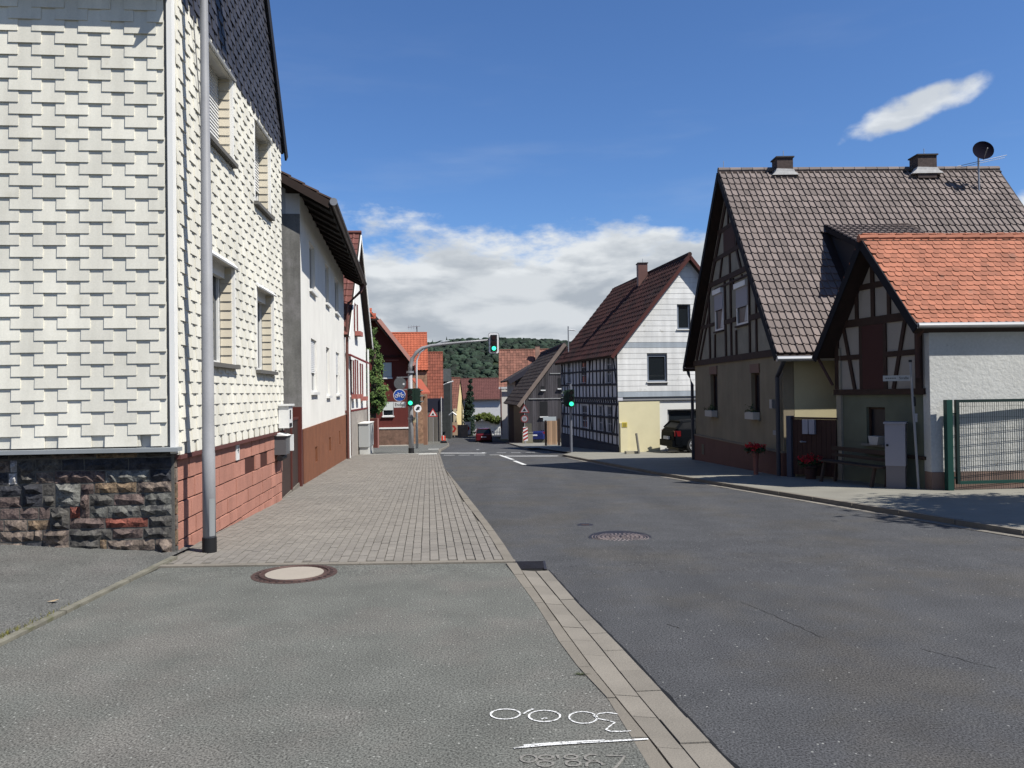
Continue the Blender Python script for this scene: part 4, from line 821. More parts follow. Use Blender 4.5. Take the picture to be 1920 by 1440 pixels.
for k in range(18):
    a, b = E3(nb_, -.04 + k * .335), E3(nb_, -.04 + (k + 1) * .335 + .02); B2.part('ridge_tile', MB().tube([a + V((0, 0, .0)), b + V((0, 0, .01))], .075, 8, rs=[.072, .082]), t2m)
for A_, B_ in ((na, nb_), (nc, nb_)): B2.part('verge_board', MB().beam(A_ - V((0, 0, .09)), B_ - V((0, 0, .09)), .15, FS.N, .02), MC['verge_dark'])
gm_ = M('pale_gutter', (.45, .45, .45), rough=.4, metal=.4); B2.part('eave_board', MB().prism([na + V((.0, -.10, -.01)), na + V((0, .12, .0)), na + V((0, .12, -.15)), na + V((0, -.10, -.07))], EX * 6.8), wbrown); go = na + V((0, -.07, -.03)); B2.part('gutter', MB().tube([go, E3(go, 6.8)], .05, 10), gm_)
go2 = nc + V((0, .07, -.03)); B2.part('gutter', MB().tube([go2, E3(go2, 6.8)], .05, 10), gm_)
B2.part('downpipe', MB().tube([go + EX * .12, FS(.0, 2.5, .12), FS(.05, 2.2, .10), FS(.05, 1.75, .10)], .045, 8), M('brown_pipe2', (.07, .035, .028)))
B2.part('downpipe', MB().tube([go2 + EX * .1, FS(2.65, 2.0, .2), FS(2.5, 1.65, .10)], .03, 8), MC['brown_pipe2'])
B2.part('planter', MB().prism([FS(1.08, .50, .0), FS(1.30, .50, .0), FS(1.34, .66, .0), FS(1.04, .66, .0)], FS.N * .16), M('white_planter', (.45, .44, .42)))

# courtyard gate between the houses
Ga = V((6.70, 16.55)); Gb = V((5.99, 17.45)); GF = Fr(Gb, Ga - Gb, 1); L_ = (Ga - Gb).length
t = T('courtyard_gate', 'dark brown wooden gate between the half timbered houses', 'gate', (*Gb, -.33)); dkb = M('gate_brown', (.045, .018, .014), rough=.7, mot=.15)
nbd = 9
for k in range(nbd): t.part('board', MB().fbox(GF, .13 + (L_ - .14) * k / nbd, .13 + (L_ - .14) * (k + 1) / nbd - .006, -.26, .93, -.03, .0), dkb)
t.part('gate_post', MB().fbox(GF, .0, .115, -.5, 1.0, -.08, .05), M('slate_blue_post', (.07, .075, .10))); t.part('gate_rail', MB().fbox(GF, .12, L_, .935, .975, -.04, .02), dkb)
t = T('letterbox_pair', 'two light grey letterboxes side by side on the dark wooden gate', 'letterbox', (*GF(.5, .8)[:2], .6)); lb = M('letterbox_grey', (.33, .33, .38), rough=.5)
for k in (0, 1): t.part('box', MB().fbox(GF, .40 + k * .15, .53 + k * .15, .62, .93, .001, .07), lb)
t = T('iron_door_handle', 'small metal handle on the dark wooden gate', 'handle', GF(.35, .45, .02)); t.part('knob', MB().tube([GF(.35, .45, .001), GF(.35, .45, .06)], .02, 8), greym); t.part('lever', MB().tube([GF(.35, .45, .06), GF(.48, .45, .06)], .012, 6), greym)

# geranium pots, bench
gerr = M('red_geranium', (.45, .012, .02), var=.3, rough=.7); gerg = M('geranium_leaf', (.03, .06, .02), var=.4)
def pot(x, y, h, label, r=.10, spread=.2, mat=None):
    z = base(y); t = T('flower_pot', label, 'flower pot', (x, y, z))
    t.part('pot', MB().tube([(x, y, z), (x, y, z + h * .12), (x, y, z + h * .8), (x, y, z + h * .86), (x, y, z + h)], r, 16, rs=[r * .75, r * .72, r * .9, r * 1.1, r * 1.1]), mat or M('terracotta', (.22, .09, .07)), smooth=False)
    for nm, mt, n_, zz in (('leaves', gerg, 260, .06), ('blossoms', gerr, 170, .13)):
        mb = MB()
        for q in range(n_):
            a, rr = R.uniform(0, 6.28), spread * math.sqrt(R.random()); c = V((x + rr * math.cos(a), y + rr * math.sin(a), z + h + zz + R.gauss(0, .035) + .05 * (1 - rr / spread)))
            s_ = V([R.gauss(0, .022) for _ in range(3)]); s2 = V([R.gauss(0, .022) for _ in range(3)]); mb.poly([c - s_, c + s2, c + s_ - s2 * .4])
        t.part(nm, mb, mt, kind='stuff')
pot(5.53, 18.25, .50, 'tall slim terracotta pot of red geraniums standing by the house wall', .07, .22)
pot(6.22, 16.75, .28, 'broad tub of red geraniums beside the bench in front of the gate', .14, .25, M('dark_tub', (.06, .03, .025)))
t = T('bench', 'long low dark wooden bench in front of the small half timbered house', 'bench', (6.55, 15.6, -.27)); bw = M('bench_wood', (.055, .035, .025), rough=.8, mot=.2)
FB = Fr((6.98, 14.55), (-.50, 1.9), -1)
for k in range(3): t.part('seat_slat', MB().fbox(FB, 0, 1.75, .12, .15, .10 + k * .10, .19 + k * .10), bw)
t.part('back_slat', MB().fbox(FB, 0, 1.75, .34, .42, .06, .085), bw); t.part('back_slat', MB().fbox(FB, 0, 1.75, .22, .28, .06, .085), bw)
for u in (.15, 1.6): t.part('leg', MB().hexa([FB(u, -.30, .08), FB(u + .05, -.30, .08), FB(u + .05, -.30, .13), FB(u, -.30, .13), FB(u, .42, .04), FB(u + .05, .42, .04), FB(u + .05, .42, .06), FB(u, .42, .06)]) if False else (lambda m_: (m_.hexa([FB(u, -.30, .08), FB(u + .05, -.30, .08), FB(u + .05, -.30, .13), FB(u, -.30, .13), FB(u, .42, .03), FB(u + .05, .42, .03), FB(u + .05, .42, .06), FB(u, .42, .06)]), m_)[1])(MB()), bw); t.part('leg', MB().beam(FB(u + .02, -.30, .42), FB(u + .02, .12, .32), .05, FB.D, .05), bw)
# street cabinet, sign post
t = T('street_cabinet', 'pale grey street cabinet on a stone plinth at the corner of the small house', 'cabinet', (7.0, 14.35, -.23)); CF = Fr((6.70, 14.42), (.27, -.16), 1); cg = M('cabinet_lilac_grey', (.30, .29, .32), rough=.5)
t.part('body', MB().fbox(CF, 0, .33, .18, .93, -.34, 0), cg); t.part('lid', MB().fbox(CF, -.02, .35, .931, .965, -.36, .02), cg); t.part('plinth', MB().fbox(CF, .01, .32, -.35, .178, -.32, -.01), M('cabinet_base', (.20, .18, .18), mot=.1)); t.part('lock', MB().tube([CF(.04, .55, 0), CF(.04, .55, .02)], .022, 10), blackp)
t = T('street_sign_post', 'thin leaning post carrying a narrow white street name sign at the small house corner', 'street sign', (7.16, 14.15, -.22))
t.part('post', MB().tube([(7.16, 14.15, -.3), (7.10, 14.15, 1.0), (7.05, 14.15, 2.03)], .022, 8), greyp); t.part('post_cap', MB().tube([(7.05, 14.15, 2.03), (7.05, 14.15, 2.07)], .03, 8), blackp)
SG = Fr((6.70, 14.35), (.36, -.22), 1); t.part('sign_plate', MB().fbox(SG, -.04, .40, 1.70, 1.80, -.01, .01), M('sign_white', (.42, .42, .40))); 
text(t, 'Straße', .06, SG, .30, 1.75, .012, blackp)
for k in range(5): t.part('worn_print', MB().fbox(SG, .0 + k * .036, .028 + k * .036, 1.742, 1.760, .0101, .0115), M('worn_print', (.10, .10, .10)))
t.part('sticker', MB().tube([(7.125, 14.15, .97), (7.13, 14.15, 1.12)], .030, 10), M('sticker_white', (.35, .35, .36))); t.part('clamp', MB().tube([(7.11, 14.15, 1.25), (7.105, 14.15, 1.42)], .028, 8), blackp)
# green mesh gate
t = T('mesh_gate', 'green steel mesh gate in front of the white house wall', 'gate', (7.56, 14.05, -.22)); gg = M('moss_green_steel', (.006, .045, .035), rough=.45); gd = M('dark_green_steel', (.008, .022, .02), rough=.45)
FG2 = Fr((7.44, 13.83), (1, .095), 1)
t.part('gate_post', MB().fbox(FG2, .04, .145, -.35, 1.36, -.05, .05), gg); t.part('gate_post', MB().fbox(FG2, 1.93, 2.03, -.35, 1.40, -.05, .05), gg)
for a, b, c, d in ((.225, .275, -.10, 1.36), (1.83, 1.88, -.10, 1.36), (.275, 1.83, 1.31, 1.36), (.275, 1.83, -.10, -.05)): t.part('frame_bar', MB().fbox(FG2, a, b, c, d, -.03, .03), gd if d > 1 else gg)
for k in range(38): t.part('upright_wire', MB().fbox(FG2, .30 + k * .0405, .305 + k * .0405, -.05, 1.31, -.005, .000), gd)
for k in range(7):
    zz = .10 + k * .19
    for q in (-.008, .004): t.part('cross_wire', MB().fbox(FG2, .275, 1.83, zz, zz + .004, q, q + .004), gd)
for zz in (.0, 1.1): t.part('hinge', MB().fbox(FG2, .145, .225, zz, zz + .03, -.01, .01), gd)
t = T('mesh_fence', 'green mesh fence running on to the right beyond the mesh gate', 'fence', (9.5, 14.1, -.22))
for k in range(60): t.part('upright_wire', MB().fbox(FG2, 2.05 + k * .0405, 2.0535 + k * .0405, -.1, 1.31, -.004, .000), gd)
for k in range(7): t.part('cross_wire', MB().fbox(FG2, 2.03, 4.5, .10 + k * .19, .104 + k * .19, .001, .005), gd)
t.part('fence_post', MB().fbox(FG2, 4.5, 4.56, -.35, 1.40, -.03, .03), gg)
# tree at the right, outside the picture: it throws the leaf shadow
tr = T('shade_tree', 'leafy broad crowned tree on the right pavement that throws the dappled shadow', 'tree', (10.8, 9.0, 0))
bark = M('bark', (.07, .05, .04), rough=.95, fine=.3)
tr.part('trunk', MB().tube([(10.8, 9.0, -.1), (10.85, 9.0, 2.0), (10.8, 9.1, 4.2)], .18, 12, rs=[.22, .16, .09]), bark)
for k in range(9):
    a = k * .7; tr.part('limb', MB().tube([(10.82, 9.03, 2.0 + k * .2), (10.82 + .9 * math.cos(a), 9.03 + .9 * math.sin(a), 3.2 + k * .2), (10.82 + 1.6 * math.cos(a), 9.03 + 1.6 * math.sin(a), 3.9 + k * .2)], .05, 7, rs=[.07, .045, .02]), bark)
mb = MB()
def leafcloud(mb, c, rad_, n, size, squash=1., rr_=None):
    rr_ = rr_ or R; cl = []
    for k in range(max(4, n // 60)):
        while True:
            p = V([rr_.uniform(-1, 1) for _ in range(3)])
            if p.length < 1: break
        cl.append(V((c[0] + p.x * rad_, c[1] + p.y * rad_, c[2] + p.z * rad_ * squash)))
    for k in range(n):
        q = rr_.choice(cl); p = q + V([rr_.gauss(0, rad_ * .14) for _ in range(3)]); a = V([rr_.gauss(0, 1) for _ in range(3)]).normalized(); b = a.orthogonal().normalized(); s_ = size * rr_.uniform(.6, 1.3)
        mb.poly([p - a * s_, p + b * s_ * .5, p + a * s_, p - b * s_ * .5])
leafcloud(mb, (10.5, 9.0, 4.5), 2.0, 16000, .09, .65); leafcloud(mb, (9.3, 8.3, 4.3), .9, 2600, .08, .5)
tr.part('crown', mb, M('tree_leaf', (.06, .10, .03), var=.4), kind='stuff')
#@@PART4


# ------------------------------------------------------------------ white half timbered house with siding (right, middle distance)
FH = Fr((4.138, 31.34), (-.16, 1), -1); HG = Fr((4.138, 31.34), (1, .16), 1)
B3 = T('white_half_timbered_house', 'old house with white sided gable and black and white timbered street front', 'house', (4.14, 31.3, -.8))
wh = [(.95, 1.6, 1.90, 3.05), (5.0, 5.95, 1.95, 3.05), (8.0, 8.7, 2.0, 3.08), (.95, 1.6, -.12, .98), (2.3, 2.9, -.12, .98), (4.9, 5.9, -.10, .95)]
lil = M('greyish_white_infill', (.55, .55, .59), mot=.08)
mb = MB(); wall(mb, FH, [(0, -.60), (10.1, -.60), (10.1, 3.35), (0, 3.25)], wh, -.2, 0); B3.part('street_wall', mb, lil)
B3.part('base', MB().fbox(FH, 0, 10.1, -1.7, -.602, -.2, .05), M('dark_slate_base', (.035, .04, .055), mot=.15))
tb = M('blue_black_timber', (.022, .024, .034), rough=.8, mot=.2)
def bm(a, b, c, d, wd_): B3.part('beam', MB().beam(FH(a, b, .002), FH(c, d, .002), wd_ * .82, FH.N, .03 + R.uniform(0, .004)), tb)
for z0_, z1_, wd_ in ((3.22, 3.28, .15), (2.42, 2.52, .10), (1.84, 1.90, .11), (1.28, 1.28, .13), (1.06, 1.06, .12), (.52, .46, .11), (-.14, -.17, .12), (-.56, -.56, .08)): bm(0, z0_, 10.1, z1_, wd_)
inw = lambda u, rows: any(h[0] - .04 < u < h[1] + .04 for h in rows)
u = .05
while u < 10.1:
    if not inw(u, wh[:3]): bm(u, 1.9, u + R.uniform(-.03, .03), 3.2, .10)
    bm(u, 1.34, u, 1.84, .09)
    if not inw(u + .1, wh[3:]): bm(u + .1, -.14, u + .1, 1.02, .10)
    bm(u + .1, -.54, u + .1, -.18, .08); u += R.uniform(.56, .68)
for a, c in ((2.05, 1.75), (4.4, 4.0), (9.4, 9.8), (.15, .6)): bm(a, 1.9, c, 3.2, .10); bm(c, -.14, a, 1.02, .10)
k = .1
while k < 10: bm(k, 1.11, k + .12, 1.23, .12); k += .34
for (u0, u1, z0, z1) in wh: window(B3, FH, u0, u1, z0, z1, -.08, M('grey_white_frame', (.35, .36, .40)), .05, mull=1, trans=2, sillm=tb, sn=.06)
sid = M('white_siding', (.74, .74, .72), var=.04, mot=.08, msc=1.2, vstreak=.16, col2=(.42, .41, .36), c2sc=2.2, c2lo=.63, c2hi=.8, rough=.7)
hw = [(1.23, 2.02, 1.93, 2.98), (2.50, 3.02, 4.0, 5.02)]
mb = MB(); wall(mb, HG, [(.0, 1.2), (5.9, 1.2), (5.9, 3.2), (2.95, 6.75), (.0, 3.2)], hw, -.2, -.03); B3.part('gable_wall', mb, M('siding_board', (.25, .25, .25)))
z = 1.34; k = 0; gtop = lambda u: 3.2 + (min(u, 5.9 - u)) * 1.203
while z < 6.6:
    h_ = .215; top = z + h_ - .007; blue = k in (0, 9) or (1.27 < z < 1.4)
    uu = [0.0, 5.9] if z + h_ < 3.2 else None
    if True:
        def lim(zz): q = max(0, (zz - 3.2) / 1.203); return q, 5.9 - q
        (a0, b0), (a1, b1) = lim(z), lim(top)
        cuts = [(None, None)]
        hs = [h for h in hw if h[2] < top - .03 and h[3] > z + .03]
        spans = []
        if hs: spans = [(a0, a1, hs[0][0] - .02, hs[0][0] - .02), (hs[0][1] + .02, hs[0][1] + .02, b0, b1)]
        else: spans = [(a0, a1, b0, b1)]
        for (p0, p1, q0, q1) in spans:
            if q1 - p1 < .02: continue
            mb = MB(); mb.hexa([HG(p0, z, -.028), HG(q0, z, -.028), HG(q0, z, .010), HG(p0, z, .010), HG(p1, top, -.028), HG(q1, top, -.028), HG(q1, top, .004), HG(p1, top, .004)])
            B3.part('siding_board', mb, M('blue_grey_siding', (.36, .40, .44), mot=.1, vstreak=.15) if blue else sid)
    z += h_; k += 1
B3.part('lower_gable_wall', wall(MB(), HG, [(.2, -1.2), (5.9, -1.2), (5.9, 1.17), (.2, 1.17)], [(2.02, 5.2, -.9, .82)], -.2, .0), M('white_lower_plaster', (.72, .72, .68), mot=.05))
B3.part('yellow_wall', MB().fbox(HG, .02, 1.68, -1.2, 1.15, .002, .06), M('cream_yellow_render', (.68, .62, .40), mot=.05)); B3.part('yellow_pier', MB().fbox(HG, .04, .34, -1.1, .33, .061, .16), MC['cream_yellow_render'])
B3.part('siding_drip', MB().fbox(HG, 0, 5.9, 1.175, 1.20, -.02, .05), tb)
t_ = T('notice_plate', 'small yellow notice plate with dark lines at the corner of the yellow wall', 'sign', HG(.2, .3, .17)); t_.part('plate', MB().fbox(HG, .10, .31, .17, .36, .162, .175), M('sign_yellow', (.6, .48, .08))); [t_.part('printed_line', MB().fbox(HG, .13, .28, .20 + .045 * k, .22 + .045 * k, .176, .178), blackp) for k in range(3)]
for (u0, u1, z0, z1) in hw: window(B3, HG, u0, u1, z0, z1, -.10, M('blue_grey_frame', (.16, .19, .24)), .06, mull=0, sillm=pvc, sn=.05)
o = window(B3, HG, 2.05, 5.15, .0, .82, -.15, M('grey_window_frame', (.3, .3, .3)), .06, mull=2); B3.part('dark_door', MB().fbox(HG, 2.05, 5.15, -.9, .0, -.18, -.15), blackp)
hp = lambda a, z, b: FH(b, z, -a)   # a across from the street front, b along
mb = MB(); ra, re_ = (-.28, 3.05), (2.95, 6.92)
tH = [FH(-.28, 2.95, .3), FH(10.4, 3.02, .3), FH(10.4, 6.88, -2.95), FH(-.28, 6.92, -2.95)]; tJ = [FH(-.28, 2.95, -6.2), FH(10.4, 3.02, -6.2), FH(10.4, 6.88, -2.95), FH(-.28, 6.92, -2.95)]
mb.slab(*tH, .10); mb.slab(*tJ, .10); B3.part('roof', mb, wbrown)
t4m = M('dark_red_roof_tile', (.048, .016, .014), var=.3, mot=.25, msc=.8, rough=.85, col2=(.028, .015, .015), c2sc=1.0, c2lo=.5, c2hi=.7)
v_, f_ = tile_pan(.34, .30); B3.pieces('roof_tile', v_, f_, lay(tH[0], tH[1], tH[3], .34, .30, jit=.004), t4m, 300, stuffname='roof_tiles')
B3.part('verge_board', MB().beam(tH[0] - V((0, 0, .07)), tH[3] - V((0, 0, .07)), .13, HG.N, .03), M('red_verge', (.075, .020, .017))); B3.part('verge_board', MB().beam(tJ[0] - V((0, 0, .07)), tJ[3] - V((0, 0, .07)), .13, HG.N, .03), MC['red_verge'])
B3.part('ridge_cap', MB().tube([tH[3] + V((0, 0, .03)), tH[2] + V((0, 0, .03))], .09, 8), t4m)
cp_ = FH(4.6, 0, -2.6); chimney(B3, cp_.x, cp_.y, .42, .5, 6.1, 7.33, flash=False, mat=M('copper_brown_chimney', (.16, .08, .065), rough=.6, mot=.15)); B3.part('chimney_flashing', MB().beam(FH(3.9, 6.62, -2.62), FH(4.0, 5.9, -2.1), .2, (0, 0, 1), .03), M('copper_flashing', (.35, .17, .13), rough=.5))
B3.part('skylight', MB().slab(FH(5.0, 5.45, -1.75), FH(5.5, 5.45, -1.75), FH(5.5, 6.0, -2.2), FH(5.0, 6.0, -2.2), .06), M('skylight_frame', (.35, .38, .38), rough=.3))
t = T('roof_antenna', 'thin white antenna rod at the left eave of the dark red roof', 'antenna', (2.85, 40, 3.9)); t.part('rod', MB().tube([(2.85, 40, 3.3), (2.85, 40, 4.85)], .03, 6), greym); t.part('arm', MB().tube([(2.85, 40, 4.68), (3.22, 40, 4.63)], .03, 6), greym)
t = T('leaning_post', 'small leaning grey wooden post before the yellow wall', 'post', (4.65, 29.9, -.77)); t.part('post', MB().tube([(4.70, 29.8, -.8), (4.60, 29.8, .0)], .045, 6), M('weathered_post', (.20, .19, .16))); t.part('stone', MB().box((4.45, 29.95, -.73), (.5, .25, .12), .15), M('pale_stone', (.35, .32, .24)))

# ------------------------------------------------------------------ cars
def car(name, label, x, y, rz, col, group=None, L_=4.1, W_=1.72, H_=1.45, estate=False, zb=None):
    z = zb if zb is not None else roadz(y); t = T(name, label, 'car', (x, y, z)); t.o.rotation_euler = (0, 0, 0)
    ca, sa = math.cos(rz), math.sin(rz); Pp = lambda a, b, c: V((x + a * ca - b * sa, y + a * sa + b * ca, z + c))   # a forward, b left, c up
    paint = M(name + '_paint', col, rough=.45 if estate else .25, spec=.02 if estate else .35)
    def loft(mb, sts, prof):
        g = []
        for s_ in sts: g.append([Pp(*q) for q in prof(*s_)])
        n_ = len(g[0]); i0 = len(mb.v); mb.v += [tuple(p) for r_ in g for p in r_]
        for a in range(len(g) - 1):
            for b in range(n_): mb.f.append((i0 + a * n_ + b, i0 + a * n_ + (b + 1) % n_, i0 + (a + 1) * n_ + (b + 1) % n_, i0 + (a + 1) * n_ + b))
        mb.f.append(tuple(range(i0 + n_ - 1, i0 - 1, -1))); mb.f.append(tuple(range(i0 + (len(g) - 1) * n_, i0 + len(g) * n_)))
    def body(a, w_, zl, zh):   # rounded lower body
        h = w_ / 2; return [(a, -h * .90, zl), (a, -h, zl + .12), (a, -h * 1.0, zl + (zh - zl) * .55), (a, -h * .965, zh - .06), (a, -h * .86, zh), (a, h * .86, zh), (a, h * .965, zh - .06), (a, h, zl + (zh - zl) * .55), (a, h, zl + .12), (a, h * .90, zl)]
    hl = L_ / 2; mb = MB(); loft(mb, [(-hl, W_ * .86, .30, .80), (-hl + .06, W_ * .95, .24, .90), (-hl + .3, W_ * .99, .2, .95), (-hl + 1.1, W_, .2, .96), (0, W_, .2, .95), (hl - 1.2, W_, .2, .93), (hl - .6, W_ * .97, .2, .84), (hl - .15, W_ * .90, .22, .72), (hl, W_ * .78, .30, .60)], body); bd_ = t.part('body', mb, paint, smooth=False)
    back = -hl + (.12 if estate else .20)
    def gh(a, w0, w1, z0_, z1_): return [(a, -w0 / 2, z0_), (a, -w1 / 2 - .03, z1_ - .06), (a, -w1 / 2 + .10, z1_), (a, w1 / 2 - .10, z1_), (a, w1 / 2 + .03, z1_ - .06), (a, w0 / 2, z0_)]
    mb = MB(); loft(mb, [(back, W_ * .86, W_ * .84, .93, .97), (back + .42 if not estate else back + .28, W_ * .90, W_ * .74, .93, H_ - .05), (back + .9, W_ * .92, W_ * .74, .93, H_), (.25, W_ * .92, W_ * .74, .93, H_ - .01), (.62, W_ * .92, W_ * .72, .93, H_ - .08), (1.25, W_ * .90, W_ * .86, .92, .96)], gh); t.part('cabin_glass', mb, M('dull_car_glass', (.006, .007, .009), rough=.4, spec=.04) if estate else blackglass)
    mb = MB(); loft(mb, [(back + .36 if not estate else back + .2, W_ * .72, W_ * .72, H_ - .085, H_ - .035), (back + .9, W_ * .76, W_ * .75, H_ - .05, H_ + .012), (.25, W_ * .76, W_ * .75, H_ - .06, H_ + .005), (.62, W_ * .73, W_ * .72, H_ - .12, H_ - .06)], gh); t.part('roof', mb, paint)
    for sd in (-1, 1):
        for (a0, z0_, a1, z1_) in ((back + .02, .94, back + (.40 if not estate else .26), H_ - .06), (1.22, .94, .6, H_ - .09), (-.1, .94, -.08, H_ - .03), (back + .85, .94, back + .95, H_ - .03)):
            t.part('pillar', MB().beam(Pp(a0, sd * W_ * .455, z0_), Pp(a1, sd * W_ * .385, z1_), .085, Pp(0, sd, 0) - Pp(0, 0, 0), .02), paint, sub=bd_)
        for a in (-hl + .78, hl - .82):
            c = Pp(a, sd * (W_ / 2 - .10), .31); nn = Pp(0, sd, 0) - Pp(0, 0, 0); wh_ = t.part('wheel', MB().tube([c - nn * .09, c + nn * .085, c + nn * .1], .31, 22, rs=[.31, .31, .27]), M('tyre', (.012, .012, .012), rough=.8))
            mb = MB(); mb.disc(c + nn * .098, nn, .205, .012, 20); t.part('rim', mb, M('rim_dark', (.06, .06, .065), rough=.4), sub=wh_)
            ax1 = Pp(1, 0, 0) - Pp(0, 0, 0); mb = MB()
            for k in range(7): q = 2 * math.pi * k / 7; dr = ax1 * math.cos(q) + V((0, 0, 1)) * math.sin(q); mb.beam(c + nn * .108 + dr * .03, c + nn * .108 + dr * .2, .045, nn, .012)
            mb.tube([c + nn * .112 + ax1 * .2 * math.cos(q) + V((0, 0, .2 * math.sin(q))) for q in [j * math.pi / 12 for j in range(25)]], .014, 5); t.part('spokes', mb, M('alloy', (.6, .6, .62), rough=.3, metal=.6), sub=wh_)
        t.part('tail_light', MB().hexa([Pp(-hl + .02, sd * W_ * .46, .66), Pp(-hl + .02, sd * W_ * .30, .66), Pp(-hl + .25, sd * W_ * .30, .66), Pp(-hl + .25, sd * W_ * .497, .66), Pp(-hl + .03, sd * W_ * .45, .86), Pp(-hl + .03, sd * W_ * .33, .86), Pp(-hl + .25, sd * W_ * .33, .86), Pp(-hl + .25, sd * W_ * .492, .86)]), M('tail_red', (.16, .006, .008), rough=.3))
        t.part('mirror', MB().box(tuple(Pp(.75, sd * (W_ / 2 + .06), .98)), (.12, .16, .12), rz), paint)
    t.part('bumper', MB().hexa([Pp(-hl - .06, -W_ * .44, .26), Pp(-hl + .3, -W_ * .505, .26), Pp(-hl + .3, W_ * .505, .26), Pp(-hl - .06, W_ * .44, .26), Pp(-hl - .06, -W_ * .44, .50), Pp(-hl + .3, -W_ * .505, .50), Pp(-hl + .3, W_ * .505, .50), Pp(-hl - .06, W_ * .44, .50)]), paint)
    t.part('number_plate', MB().hexa([Pp(-hl - .075, -.26, .53), Pp(-hl, -.26, .53), Pp(-hl, .26, .53), Pp(-hl - .075, .26, .53), Pp(-hl - .06, -.26, .64), Pp(-hl, -.26, .64), Pp(-hl, .26, .64), Pp(-hl - .06, .26, .64)]), M('plate_white', (.6, .6, .6)))
    t.part('underside', MB().hexa([Pp(-hl + .2, -W_ * .4, .14), Pp(hl - .3, -W_ * .4, .14), Pp(hl - .3, W_ * .4, .14), Pp(-hl + .2, W_ * .4, .14), Pp(-hl + .2, -W_ * .4, .3), Pp(hl - .3, -W_ * .4, .3), Pp(hl - .3, W_ * .4, .3), Pp(-hl + .2, W_ * .4, .3)]), blackp)
    return t
car('red_car', 'dark red hatchback seen from behind, driving away down the street', -3.05, 84.5, rad(92), (.11, .008, .014))
car('blue_car', 'dark blue hatchback parked before the dark boarded barn', 2.05, 68.0, rad(82), (.015, .025, .12), zb=base(68) + .15)
car('dark_estate_car', 'black estate car parked with its tail out beside the yellow wall', 7.72, 30.75, rad(10), (.005, .006, .008), estate=True, L_=3.75, W_=1.5, H_=1.26, zb=base(30.7))

# ------------------------------------------------------------------ traffic signals
red_l = M('signal_lens_dark', (.02, .006, .006), rough=.2); green_e = M('signal_green_lit', (.02, .5, .3), emit=((.04, .9, .42), 1.3))
def head(t, c, w_, h_, d_, fr, lens=None, lit=True, visor=True):
    u, z, n_ = c; hd = t.part('signal_head', MB().fbox(fr, u - w_ / 2, u + w_ / 2, z - h_ / 2, z + h_ / 2, n_ - d_, n_), dgreen if visor else blackp)
    for k in range(3):
        zc = z + h_ * (.32 - .32 * k); r_ = lens or w_ * .30
        t.part('lens', MB().disc(fr(u, zc, n_), fr.N, r_, .015, 18), green_e if (k == 2 and lit) else red_l, sub=hd)
        if visor:
            mb = MB()
            for j in range(9):
                a0, a1 = math.pi * (-.08 + 1.16 * j / 9), math.pi * (-.08 + 1.16 * (j + 1) / 9); q = r_ * 1.18
                P0, P1 = fr(u + q * math.cos(a0), zc + q * math.sin(a0), n_), fr(u + q * math.cos(a1), zc + q * math.sin(a1), n_); mb.poly([P0, P1, P1 + fr.N * r_ * 1.6, P0 + fr.N * r_ * 1.6])
            t.part('visor', mb, dgreen, sub=hd)
    return hd
zb = base(33)
t = T('signal_mast', 'grey signal mast on the left with curved arm, bicycle sign and green light', 'traffic light', (-4.19, 33, zb)); FM = Fr((-4.19, 33), (1, 0), 1)
t.part('pole', MB().tube([(-4.19, 33, zb - .1), (-4.19, 33, .9), (-4.19, 33, 2.45)], .10, 16, rs=[.11, .10, .085]), greyp, smooth=True); t.part('base_sleeve', MB().tube([(-4.19, 33, zb - .05), (-4.19, 33, zb + .22)], .118, 16), blackp)
t.part('flange', MB().tube([(-4.19, 33, 2.44), (-4.19, 33, 2.52)], .15, 16), greym)
t.part('arm', MB().tube([(-4.19, 33, 2.5), (-4.18, 33, 2.75), (-4.10, 33, 3.03), (-3.93, 33, 3.28), (-3.68, 33, 3.46), (-3.3, 33, 3.56), (-2.84, 33, 3.61), (-1.9, 33, 3.69), (-.95, 33, 3.76)], .07, 14, rs=[.085, .083, .08, .076, .07, .062, .056, .045, .035]), greyp, smooth=True)
t.part('clamp_band', MB().tube([(-4.19, 33, .53), (-4.19, 33, .60)], .125, 14), greym)
t.part('bracket', MB().fbox(FM, -.55, -.1, 1.74, 1.77, -.02, .02), greym); t.part('bracket', MB().fbox(FM, -.30, -.1, 1.14, 1.17, -.02, .02), greym); t.part('push_button', MB().fbox(FM, .1, .2, .40, .62, -.1, .1), M('button_yellow', (.4, .33, .2)))
head(t, (.03, 1.44, .30), .25, .72, .18, FM, .085)
FM2 = Fr((-4.19, 33), (.45, .9), 1); head(t, (.16, 1.45, .24), .22, .72, .16, FM2, .08, lit=False)
FM3 = Fr((-4.19, 33), (.25, -1), 1)
t.part('side_head', MB().fbox(FM, .16, .40, 1.10, 1.80, -.1, .1), dgreen)
for zz in (1.26, 1.49, 1.72): t.part('visor', MB().fbox(FM, .40, .52, zz - .02, zz + .03, -.05, .08), M('visor_grey', (.20, .22, .21)))
FMs = Fr((-4.61, 32.85), (1, 0), 1)
def roundsign(t, fr, u, z, n_, r_, rim, face, back=False):
    s_ = t.part('sign_disc', MB().disc(fr(u, z, n_), fr.N, r_, .006, 32), rim); t.part('sign_face', MB().disc(fr(u, z, n_ + .007), fr.N, r_ * .90, .003, 32), face, sub=s_); return s_
t = T('bicycle_sign', 'round blue sign with a white bicycle beside the left signal mast', 'traffic sign', FMs(0, 1.53))
wsg = M('sign_face_white', (.7, .7, .7), rough=.5); blu = M('sign_face_blue', (.012, .07, .36), rough=.4)
roundsign(t, FMs, 0, 1.53, .1, .255, wsg, blu)
